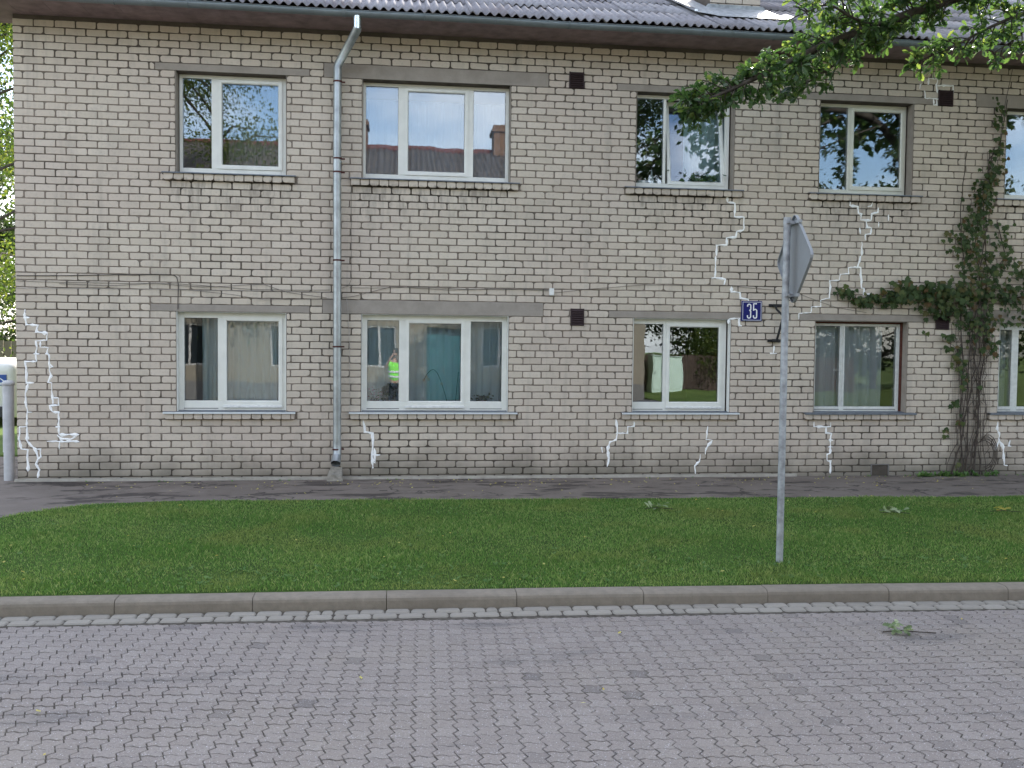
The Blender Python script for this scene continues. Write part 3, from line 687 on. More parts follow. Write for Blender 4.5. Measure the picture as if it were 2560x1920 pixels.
# vent grilles
for x0, x1, z0, z1 in vents:
    mb = MB(); w = x1 - x0
    mb.box(x0, x1, WY - 0.006, WY + 0.006, z0, z1); mb.box(x0, x0 + 0.018, WY - 0.022, WY - 0.006, z0, z1); mb.box(x1 - 0.018, x1, WY - 0.022, WY - 0.006, z0, z1)
    vg = mb.obj('vent_grille', M['vent'], bld)
    nsl = 7
    for q in range(nsl):
        z = z0 + 0.01 + (z1 - z0 - 0.02) * (q + 0.5) / nsl; h = (z1 - z0) / nsl * 0.33
        m2 = MB(); m2.add([(x0 + 0.018, WY - 0.028, z - h), (x1 - 0.018, WY - 0.028, z - h), (x1 - 0.018, WY - 0.010, z + h), (x0 + 0.018, WY - 0.010, z + h),
                           (x0 + 0.018, WY - 0.026, z - h - 0.004), (x1 - 0.018, WY - 0.026, z - h - 0.004)], [(0, 1, 2, 3), (4, 5, 1, 0)])
        m2.obj('slat', M['vent'], vg)
# mortar smear round the lower vent, square hatch at the foot
x0, x1, z0, z1 = hatch
mb = MB(); mb.box(x0 - 0.02, x1 + 0.02, WY - 0.006, WY + 0.02, z1, z1 + 0.018); mb.box(x0 - 0.02, x0, WY - 0.005, WY + 0.02, z0, z1); mb.box(x1, x1 + 0.02, WY - 0.005, WY + 0.02, z0, z1); mb.box(x0, x1, WY + 0.03, WY + 0.04, z0, z1)
mb.obj('cellar_hatch', M['plinth'], bld)

# windows -------------------------------------------------------------
def ring(mb, x0, x1, z0, z1, w, y, d, wb=None, wt=None, cham=0.012):
    """rectangular frame ring: face at y, depth d, width w, chamfer towards the glass"""
    wb = w if wb is None else wb; wt = w if wt is None else wt
    o_ = [(x0, z0), (x1, z0), (x1, z1), (x0, z1)]
    i1 = [(x0 + w - cham, z0 + wb - cham), (x1 - w + cham, z0 + wb - cham), (x1 - w + cham, z1 - wt + cham), (x0 + w - cham, z1 - wt + cham)]
    i2 = [(x0 + w, z0 + wb), (x1 - w, z0 + wb), (x1 - w, z1 - wt), (x0 + w, z1 - wt)]
    v = [(x, y + d, z) for x, z in o_] + [(x, y, z) for x, z in o_] + [(x, y, z) for x, z in i1] + [(x, y + cham, z) for x, z in i2] + [(x, y + d, z) for x, z in i2]
    f = [(k*4+i, k*4+(i+1) % 4, (k+1)*4+(i+1) % 4, (k+1)*4+i) for k in range(4) for i in range(4)]
    mb.add(v, f)
def pane(x0, x1, z0, z1, y, win, mat='glass'):
    mb = MB(); mb.box(x0 - 0.008, x1 + 0.008, y, y + 0.02, z0 - 0.008, z1 + 0.008); o = mb.obj('pane', M[mat], win)
    g_ = MB(); t = 0.005
    g_.box(x0, x1, y - 0.004, y, z1 - t, z1); g_.box(x0, x1, y - 0.004, y, z0, z0 + t * 0.6); g_.box(x0, x0 + t * 0.7, y - 0.004, y, z0, z1); g_.box(x1 - t * 0.7, x1, y - 0.004, y, z0, z1)
    g_.obj('gasket', M['gasket'], win); return o
def window(x0, x1, z0, z1, inset, gl, kind, low):
    """gl: list of (gx0, gx1, z0, z1, sash) glass rectangles"""
    win = link('window', MB().mesh('window'), bld); bpy.data.objects.remove(win, do_unlink=True)
    win = bpy.data.objects.new('window', None); COL.objects.link(win); win.parent = bld; win.location = Vector((x0, WY, z0)) - wloc(bld); WLOC[win.name] = Vector((x0, WY, z0)); win.empty_display_size = 0.1
    return win
def build_window(x0, x1, z0, z1, inset, gl, low, frame='upvc', reveal=None, glass='glass', outer=None, zt=None, sash_in=0.0):
    win = window(x0, x1, z0, z1, inset, gl, None, low)
    yf = WY + inset; mb = MB()
    gx0 = min(g_[0] for g_ in gl); gx1 = max(g_[1] for g_ in gl)
    fb = min(g_[2] for g_ in gl if not g_[4]) if any(not g_[4] for g_ in gl) else gl[0][2]
    ft = max(g_[3] for g_ in gl)
    fx0, fx1 = (x0 + 0.004, x1 - 0.004) if outer is None else outer
    zb, ztop = z0 + 0.004, z1 - 0.004 if zt is None else zt
    # outer frame as four members and mullions butting between them
    top_w = ft + 0.0
    mb.box(fx0, gx0 if not gl[0][4] else gx0 - 0.05, yf, yf + 0.07, zb, ztop, 0.004)
    lx = gx0 if not gl[0][4] else gx0 - 0.05; rx = gx1 if not gl[-1][4] else gx1 + 0.045
    mb.box(rx, fx1, yf, yf + 0.07, zb, ztop, 0.004)
    mb.box(lx, rx, yf + 0.0005, yf + 0.07, top_w + (0.045 if False else 0.0), ztop, 0.004)
    mb.box(lx, rx, yf + 0.0005, yf + 0.07, zb, fb if low == 0 else fb - 0.0, 0.004)
    for a_, b_ in zip(gl[:-1], gl[1:]):
        ma = a_[1] + (0.045 if a_[4] else 0.0); mb_ = b_[0] - (0.045 if b_[4] else 0.0)
        mb.box(ma, mb_, yf + 0.001, yf + 0.069, fb, top_w, 0.003)
    mb.obj('frame', M[frame], win)
    if low:       # drip groove strips under the fixed lights
        g_ = MB()
        for q in gl:
            if not q[4]: g_.box(q[0] - 0.005, q[1] + 0.005, yf - 0.003, yf, zb + 0.035, zb + 0.043)
        if g_.v: g_.obj('groove', M['gasket'], win)
    for q in gl:
        if q[4] == 1:
            s_ = MB(); lo = 0.055 if not low else 0.085
            ring(s_, q[0] - 0.052, q[1] + 0.052, q[2] - lo, q[3] + 0.048, 0.052, yf - 0.014, 0.06, wb=lo, wt=0.048)
            sash = s_.obj('sash', M[frame], win)
            if low:
                s2 = MB(); s2.box(q[0] - 0.055, q[1] + 0.055, yf - 0.030, yf - 0.0142, q[2] - lo - 0.012, q[2] - lo + 0.022, 0.003); s2.obj('drip_rail', M['plastic_white'], win)
            pane(q[0], q[1], q[2], q[3], yf + 0.012, win, glass)
        elif q[4] == 0:
            pane(q[0], q[1], q[2], q[3], yf + 0.022, win, glass)
    # reveals
    if reveal:
        mb = MB(); t = 0.006
        mb.box(x0 + 0.0005, x0 + t, WY + 0.006, yf - 0.001, z0 + 0.004, z1 - 0.001); mb.box(x1 - t, x1 - 0.0005, WY + 0.006, yf - 0.001, z0 + 0.004, z1 - 0.001)
        if low: mb.box(x0 + t, x1 - t, WY + 0.012, yf - 0.001, z1 - t, z1 - 0.001)
        mb.obj('reveal', M[reveal], win)
    # metal sill and rowlock course
    sx0, sx1 = x0 - 0.165, x1 + 0.13
    mb = MB(); ys = WY - 0.075; sm = 'sill_metal_dark'
    hb = 0.028 if low else 0.012
    v = []
    for x in (sx0, sx1): v += [(x, yf - 0.002, z0 + 0.02), (x, ys, z0 + 0.004), (x, ys - 0.002, z0 - 0.020 if low else z0 - 0.010), (x, ys + 0.010, z0 - 0.022 if low else z0 - 0.012), (x, yf, z0 - 0.004)]
    # the part beyond the opening stops at the wall face
    xin0, xin1 = x0 + 0.007, x1 - 0.007
    zb_ = lambda y: z0 + 0.004 + 0.016 * (y - ys) / (yf - ys)
    P = []
    for x, yb in ((sx0, WY - 0.003), (xin0, WY - 0.003), (xin0, yf - 0.002), (xin1, yf - 0.002), (xin1, WY - 0.003), (sx1, WY - 0.003), (sx1, ys), (sx0, ys)): P.append((x, yb))
    th = 0.006
    top = [(x, y, zb_(y)) for x, y in P]; bot = [(x, y, zb_(y) - th) for x, y in P]; n = len(P)
    mb.add(top + bot, [(0, 7, 6, 5, 4, 1), (1, 4, 3, 2)] + [(i, i + n, (i + 1) % n + n, (i + 1) % n) for i in range(n)] + [(8, 9, 12, 13, 14, 15), (9, 10, 11, 12)])
    mb.obj('sill', M[sm], win)
    mb = MB(); mb.box(sx0, sx1, ys - 0.003, ys + 0.001, z0 - (0.020 if low else 0.010), z0 + 0.0035)
    mb.obj('sill_lip', M['sill_lip' if low == 1 else 'sill_metal_dark'], win)
    x = sx0 + 0.012; zc_ = z0 - ROWH / 2 - 0.004
    while x < sx1 - 0.06:
        w = rb.uniform(0.122, 0.136); xe2 = x + w
        if sx1 - xe2 < 0.06: xe2 = sx1 - 0.012
        ww = xe2 - x - rb.uniform(0.009, 0.014)
        v, f = brick_geo(ww, BH * 0.98, rb, 1.3)
        v = [(px0, py0 if py0 < 0.012 else 0.075, pz0) for px0, py0, pz0 in v]
        b_ = MB(); b_.add(v, f); mesh = b_.mesh('sill_brick', M['brick'])
        link('sill_brick', mesh, win, ((x + xe2) / 2, WY - 0.052 + rb.uniform(-0.004, 0.004), zc_))
        x = xe2
    mb = MB(); mb.box(sx0 + 0.02, sx1 - 0.02, WY - 0.040, WY + 0.02, z0 - ROWH + 0.004, z0 - 0.012); mb.obj('sill_bed', M['mortar'], win)
    # the room behind
    mb = MB(); X0, X1, Y0, Y1, Z0, Z1 = x0 - 0.45, x1 + 0.45, WY + 0.44, WY + 3.4, z0 - 0.85, z1 + 0.25
    v = [(X0,Y0,Z0),(X1,Y0,Z0),(X1,Y1,Z0),(X0,Y1,Z0),(X0,Y0,Z1),(X1,Y0,Z1),(X1,Y1,Z1),(X0,Y1,Z1)]
    mb.add(v, [(0,1,2,3),(7,6,5,4),(5,6,2,1),(6,7,3,2),(7,4,0,3)]); mb.obj('room', M['room_wall'], win)
    mb = MB(); mb.box(x0 + 0.002, x1 - 0.002, yf + 0.075, WY + 0.62, z0 + 0.03, z0 + 0.06); mb.obj('inner_sill', M['inner_sill'], win)
    return win
GU0, GU1, GS0, GS1 = 4.343, 5.540, 4.398, 5.487
GL0, GL1, GM0, GM1 = 1.204, 2.325, 1.207, 2.287
w1u = build_window(*WX[0], UB, UL, 0.15, [(-2.902, -2.526, GU0, GU1, 0), (-2.385, -1.645, GS0, GS1, 1)], 0, outer=(-2.945, -1.527), reveal='plaster_grey')
w2u = build_window(*WX[1], UB, UL, 0.15, [(-0.470, -0.026, GU0, GU1, 0), (0.111, 0.889, GS0, GS1, 1), (1.014, 1.466, GU0, GU1, 0)], 0, reveal='plaster_grey')
w3u = build_window(*WX[2], UB, UL, 0.15, [(3.345, 3.740, GU0, GU1, 0), (3.825, 4.622, GU0 - 0.03, GU1, 2)], 0, outer=(3.311, 4.72), reveal='plaster_grey')
w4u = build_window(*WX[3], UB, UL, 0.165, [(6.07, 6.533, GU0, GU1, 0), (6.626, 7.355, GS0, GS1, 1)], 0, outer=(6.03, 7.44), reveal='plaster_grey', frame='upvc_cream')
w5u = build_window(*WX[4], UB, UL, 0.15, [(8.985, 9.42, GU0, GU1, 0), (9.55, 10.33, GS0, GS1, 1), (10.46, 10.90, GU0, GU1, 0)], 0, reveal='plaster_grey')
w1l = build_window(*WX[0], LB, LL, 0.11, [(-2.884, -2.444, GL0, GL1, 0), (-2.322, -1.637, GM0, GM1, 1)], 1, reveal='plaster_white')
w2l = build_window(*WX[1], LB, LL, 0.11, [(-0.437, 0.0, GL0, GL1, 0), (0.141, 0.863, GM0, GM1, 1), (1.0, 1.442, GL0, GL1, 0)], 1, reveal='plaster_white')
w3l = build_window(*WX[2], LB, LL, 0.11, [(3.344, 3.780, GL0, GL1, 0), (3.878, 4.606, GM0, GM1, 1)], 1, outer=(3.311, 4.72), reveal='plaster_white')
w5l = build_window(*WX[4], LB, LL, 0.13, [(9.03, 9.22, 1.15, 2.31, 0), (9.33, 9.55, 1.15, 2.31, 0), (9.60, 10.30, 1.15, 2.31, 0), (10.42, 10.86, 1.15, 2.31, 0)], 2, frame='wood_white', glass='glass_old')
# old wooden window, lower storey
w4l = build_window(*WX[3], LB, LL, 0.155, [(6.112, 6.487, 1.142, 2.335, 0), (6.566, 7.374, 1.142, 2.335, 0)], 2, frame='wood_white', reveal='plaster_grey', glass='glass_old', outer=(6.068, 7.428), zt=2.372)
mb = MB(); mb.box(7.429, 7.459, WY + 0.135, WY + 0.22, LB + 0.004, LL - 0.008); mb.box(6.03, 7.428, WY + 0.137, WY + 0.22, 2.373, LL - 0.008); mb.obj('outer_frame', M['wood_red'], w4l)
mb = MB(); mb.box(6.505, 6.52, WY + 0.146, WY + 0.155, 1.15, 2.33, 0.003); mb.box(6.535, 6.55, WY + 0.146, WY + 0.155, 1.15, 2.33, 0.003); mb.box(6.39, 6.47, WY + 0.15, WY + 0.154, 1.68, 1.688); mb.obj('beading', M['wood_white'], w4l)
for z0, z1 in ((UB, UL), (LB, LL)):
    for x0, x1 in more_x:
        build_window(x0, x1, z0, z1, 0.13, [(x0 + 0.06, x0 + 0.5, z0 + 0.1, z1 - 0.06, 0), (x0 + 0.62, x1 - 0.1, z0 + 0.15, z1 - 0.11, 1)], 0 if z0 > 3 else 1)
# tilted casement of the third upper window: hinged at the bottom, leaning inwards
tilt = rad(9.0)
s_ = MB(); q = (0.0, 0.745, 0.0, 1.13)
ring(s_, -0.052, q[1] + 0.052, -0.055, q[3] + 0.048, 0.052, -0.014, 0.06, wb=0.055, wt=0.048)
sash = link('sash', s_.mesh('sash', M['upvc']), w3u, (3.868, WY + 0.165, 4.385), (-tilt, 0, 0))
p_ = MB(); p_.box(-0.008, q[1] + 0.008, 0.012, 0.03, -0.008, q[3] + 0.008); link('pane', p_.mesh('pane', M['glass']), w3u, (3.868, WY + 0.165, 4.385), (-tilt, 0, 0))

# eaves, gutter, roof -------------------------------------------------
mb = MB(); mb.box(BX0 - 0.35, BX1 + 0.3, 12.22, WY + 0.4, BTOP + 0.001, BTOP + 0.021)
for q in range(70): x = BX0 - 0.35 + q * 0.45; mb.box(x, x + 0.004, 12.224, WY + 0.3, BTOP - 0.0015, BTOP + 0.001)
mb.obj('soffit', M['soffit'], bld)
mb = MB(); mb.box(BX0 - 0.35, BX1 + 0.3, 12.19, 12.218, BTOP - 0.015, 6.30); mb.obj('fascia', M['soffit'], bld)
mb = MB(); v = []; 
for z_, y_ in ((0, 0), (0, 0)): pass
NG = 9; gr_r = 0.062; gcx = 12.115; gcz = 6.243
gx = list(np.arange(BX0 - 0.4, BX1 + 0.35, 0.5))
for x in gx:
    sag = 0.004 * math.sin(x * 2.1) - 0.0012 * (x + 5) * 0.5
    for k in range(NG): t = PI + PI * k / (NG - 1); v.append((x, gcx + gr_r * math.cos(t), gcz + sag + gr_r * math.sin(t) * 1.05))
    for k in range(NG): t = 2 * PI - PI * k / (NG - 1); v.append((x, gcx + (gr_r - 0.004) * math.cos(t), gcz + sag + (gr_r - 0.004) * math.sin(t) * 1.05))
n = 2 * NG
mb.add(v, [(i*n+k, i*n+(k+1) % n, (i+1)*n+(k+1) % n, (i+1)*n+k) for i in range(len(gx) - 1) for k in range(n)] + [tuple(range(n)), tuple(range((len(gx)-1)*n, len(gx)*n))[::-1]], True)
mb.tube([(x, gcx - gr_r, gcz + 0.004 * math.sin(x * 2.1) - 0.0012 * (x + 5) * 0.5) for x in gx], 0.006, 6)
gut = mb.obj('gutter', M['gutter_metal'], bld)
for x in np.arange(-4.5, 14, 0.95):
    b_ = MB(); xx = x + random.uniform(-0.05, 0.05); sag = 0.004 * math.sin(xx * 2.1) - 0.0012 * (xx + 5) * 0.5
    b_.tube([(xx, gcx + (gr_r + 0.004) * math.cos(t), gcz + sag + (gr_r + 0.004) * 1.05 * math.sin(t)) for t in np.linspace(PI * 0.95, 2 * PI, 9)], 0.005, 5)
    b_.obj('bracket', M['gutter_metal'], gut)
for x in (-3.1, -0.72, 1.95, 4.4, 6.9):
    b_ = MB(); sag = 0.004 * math.sin(x * 2.1) - 0.0012 * (x + 5) * 0.5
    v = [];
    for xx in (x - 0.03, x + 0.03):
        for t in np.linspace(PI, 2 * PI, 9): v.append((xx, gcx + (gr_r + 0.003) * math.cos(t), gcz + sag + (gr_r + 0.003) * 1.05 * math.sin(t)))
    b_.add(v, [(k, k + 1, k + 10, k + 9) for k in range(8)], True); b_.obj('joint_sleeve', M['gutter_metal'], gut)
# roof: boards below, sheets above
rf_mb = MB(); yb0, yb1 = RY0 + 0.1, RIDGE_Y
for (ya, za, yb, zb_) in ((yb0, roof_z(yb0) - 0.05, yb1, roof_z(yb1) - 0.05), (yb1, roof_z(yb1) - 0.05, BY1 + 0.8, roof_z(yb1) - 0.05 - (BY1 + 0.8 - yb1) * SL)):
    v = [(x, y, z + dz) for x in (BX0 - 0.35, BX1 + 0.3) for y, z in ((ya, za), (yb, zb_)) for dz in (0, -0.03)]
    rf_mb.add(v, [(0, 4, 6, 2), (1, 3, 7, 5), (0, 2, 3, 1), (4, 5, 7, 6), (0, 1, 5, 4), (2, 6, 7, 3)])
roof = rf_mb.obj('roof', M['soffit'], bld)
WP = 0.1135; NW = 6; SLEN = 1.2; EFF_X = WP * 5; EFF_L = 1.055
def sheet_mesh(seed):
    rr = random.Random(seed); seg = 8; nx = NW * seg; v = []; amp = 0.021
    for s_, (d, lift) in enumerate(((0.0, 0.010), (SLEN * 0.5, 0.003), (SLEN, -0.004))):
        for lay in (0, 1):
            for i in range(nx + 1):
                x = i * WP / seg - WP * 0.25; z = amp * math.sin(2 * PI * i / seg) + lift - lay * 0.007 + (0.006 * (1 - i / nx))
                v.append((x, d, z))
    n = nx + 1; f = []
    for s_ in (0, 1):
        for i in range(nx):
            a_ = s_ * 2 * n; b_ = (s_ + 1) * 2 * n
            f.append((a_ + i, a_ + i + 1, b_ + i + 1, b_ + i)); f.append((a_ + n + i + 1, a_ + n + i, b_ + n + i, b_ + n + i + 1))
    for i in range(nx): f.append((i + 1, i, n + i, n + i + 1))
    for s_ in (0, 1):
        a_ = s_ * 2 * n; b_ = (s_ + 1) * 2 * n; f.append((a_, b_, b_ + n, a_ + n)); f.append((b_ + nx, a_ + nx, a_ + n + nx, b_ + n + nx))
    mb = MB(); mb.add(v, f, True)
    me = mb.mesh('roof_sheet', M['slate_sheet'])
    return me
shm = sheet_mesh(0)
nsx = int((14.2 - BX0 + 0.3) / EFF_X) + 1
for j in range(6):
    for i in range(nsx):
        x = BX0 - 0.32 + i * EFF_X; d = j * EFF_L; y = RY0 + d * math.cos(rad(27)); z = roof_z(y)
        if j >= 1 and 4.25 < x + 0.3 < 5.3 and y > 13.3 and y < 14.4: pass
        link('roof_sheet', shm, roof, (x + random.uniform(-0.003, 0.003), y + random.uniform(-0.012, 0.012), z + random.uniform(-0.002, 0.002)), (rad(27) + random.gauss(0, 0.002), 0, random.gauss(0, 0.003)))
mb = MB(); X_ = np.arange(BX0 - 0.3 + nsx * EFF_X - 0.1, BX1 + 0.3, WP / 6); v = []
for x in X_:
    z_ = 0.02 * math.sin(2 * PI * (x / WP)); v += [(x, RY0, roof_z(RY0) + z_), (x, RIDGE_Y, roof_z(RIDGE_Y) + z_)]
mb.add(v, [(2*i, 2*i+2, 2*i+3, 2*i+1) for i in range(len(X_) - 1)], True)
v = [(x, y, z) for x in (BX0 - 0.35, BX1 + 0.3) for y, z in ((RIDGE_Y, roof_z(RIDGE_Y) + 0.02), (BY1 + 0.85, roof_z(RIDGE_Y) + 0.02 - (BY1 + 0.85 - RIDGE_Y) * SL))]
mb.add(v, [(0, 2, 3, 1)]); mb.obj('sheeting', M['slate_sheet'], roof)
mb = MB(); mb.tube([(BX0 - 0.35, RIDGE_Y, roof_z(RIDGE_Y) + 0.01), (BX1 + 0.3, RIDGE_Y, roof_z(RIDGE_Y) + 0.01)], 0.11, 10); mb.obj('ridge_cap', M['slate_sheet'], roof)
# chimney with its metal apron
CX0, CX1, CY0, CY1 = 4.62, 5.42, 13.62, 14.5
mb = MB(); mb.box(CX0 + 0.006, CX1 - 0.006, CY0 + 0.008, CY1, 6.6, 8.9); mb.box(CX0 - 0.06, CX1 + 0.06, CY0 - 0.06, CY1 + 0.06, 8.9, 9.0); chim = mb.obj('chimney', M['mortar'], roof)
for kr in range(22):
    z0 = roof_z(CY0) + 0.02 + kr * ROWH; 
    for (a_, b_) in (((0, 0.25), (0.25, 0.51), (0.51, 0.8)) if kr % 2 else ((0, 0.12), (0.12, 0.38), (0.38, 0.65), (0.65, 0.8))):
        v, f = brick_geo(b_ - a_ - 0.012, BH, rb); 
        mb = MB(); mb.add([(CX0 + (a_ + b_) / 2 + x, CY0 + y, z0 + ROWH / 2 + z) for x, y, z in v], f)
        if kr < 22: link('brick', mb.mesh('brick', M['brick']), roof)
def rz(y, dz=0.045): return roof_z(y) + dz
mb = MB()
def plate(pts, th=0.004):
    n = len(pts); mb.add([tuple(p) for p in pts] + [(p[0], p[1], p[2] - th) for p in pts], [tuple(range(n)), tuple(range(n, 2*n))[::-1]] + [(i, i + n, (i + 1) % n + n, (i + 1) % n) for i in range(n)])
plate([(4.46, 12.82, rz(12.82)), (5.55, 12.82, rz(12.82)), (5.50, CY0, rz(CY0, 0.05)), (4.55, CY0, rz(CY0, 0.05))])
plate([(4.55, CY0 - 0.005, rz(CY0, 0.05)), (5.50, CY0 - 0.005, rz(CY0, 0.05)), (5.45, CY0 - 0.003, rz(CY0, 0.10)), (4.59, CY0 - 0.003, rz(CY0, 0.10))])
mb.obj('apron', M['galvanised'], roof)
mb = MB()
plate([(4.46, 12.80, rz(12.80, 0.055)), (4.20, 12.95, rz(12.95, 0.07)), (4.15, 14.6, rz(14.6, 0.07)), (4.56, 14.6, rz(14.6, 0.06)), (4.56, CY0, rz(CY0, 0.06))])
mb.obj('flashing', M['galvanised'], roof); mb = MB()
plate([(4.17, 12.94, rz(12.95, 0.10)), (4.21, 12.94, rz(12.95, 0.10)), (4.16, 14.6, rz(14.6, 0.10)), (4.12, 14.6, rz(14.6, 0.10))], 0.03)
mb.obj('flashing_edge', M['zinc_bright'], roof); mb = MB()
plate([(5.551, 12.80, rz(12.80, 0.055)), (5.64, 12.88, rz(12.88, 0.08)), (5.60, 13.1, rz(13.1, 0.08)), (5.53, 13.1, rz(13.1, 0.06))])
mb.obj('flashing', M['zinc_bright'], roof)

# downpipe
mb = MB(); py = WY - 0.13
dp = mb
mb.tube([(-0.835, py, 5.70), (-0.838, py, 4.5), (-0.832, py, 3.1), (-0.828, py, 0.62)], 0.054, 20)
for z in (5.70, 4.43, 2.95, 1.42): mb.tube([(-0.832, py, z - 0.012), (-0.832, py, z + 0.012)], 0.0565, 20)
drain = mb.obj('downpipe', M['zinc'], bld)
mb = MB(); mb.tube([(-0.553, gcx + 0.01, 6.21), (-0.553, gcx + 0.02, 6.03)], 0.052, 20); mb.obj('outlet_stub', M['zinc_bright'], drain)
mb = MB(); mb.tube([(-0.553, gcx + 0.02, 6.05), (-0.558, gcx + 0.03, 6.02), (-0.825, py - 0.005, 5.735), (-0.835, py, 5.69)], 0.056, 20); mb.obj('elbow', M['zinc'], drain)
mb = MB(); mb.tube([(-0.828, py, 0.66), (-0.828, py, 0.50), (-0.832, py - 0.015, 0.46), (-0.84, py - 0.10, 0.375)], [0.057, 0.057, 0.060, 0.068], 20, caps=False)
mb.tube([(-0.828, py, 0.66), (-0.828, py, 0.50), (-0.832, py - 0.012, 0.46), (-0.84, py - 0.098, 0.377)], [0.054, 0.054, 0.056, 0.064], 20, caps=False); mb.obj('shoe', M['zinc'], drain)
for z in (5.50, 4.48, 4.30, 3.12, 1.955, 0.56):
    b_ = MB(); b_.tube([(-0.833, py, z - 0.011), (-0.833, py, z + 0.011)], 0.0585, 20); b_.box(-0.837, -0.829, py + 0.04, WY + 0.02, z - 0.008, z + 0.008); b_.box(-0.775, -0.735, py + 0.01, py + 0.022, z - 0.01, z + 0.01); b_.obj('bracket', M['rusty'], drain)

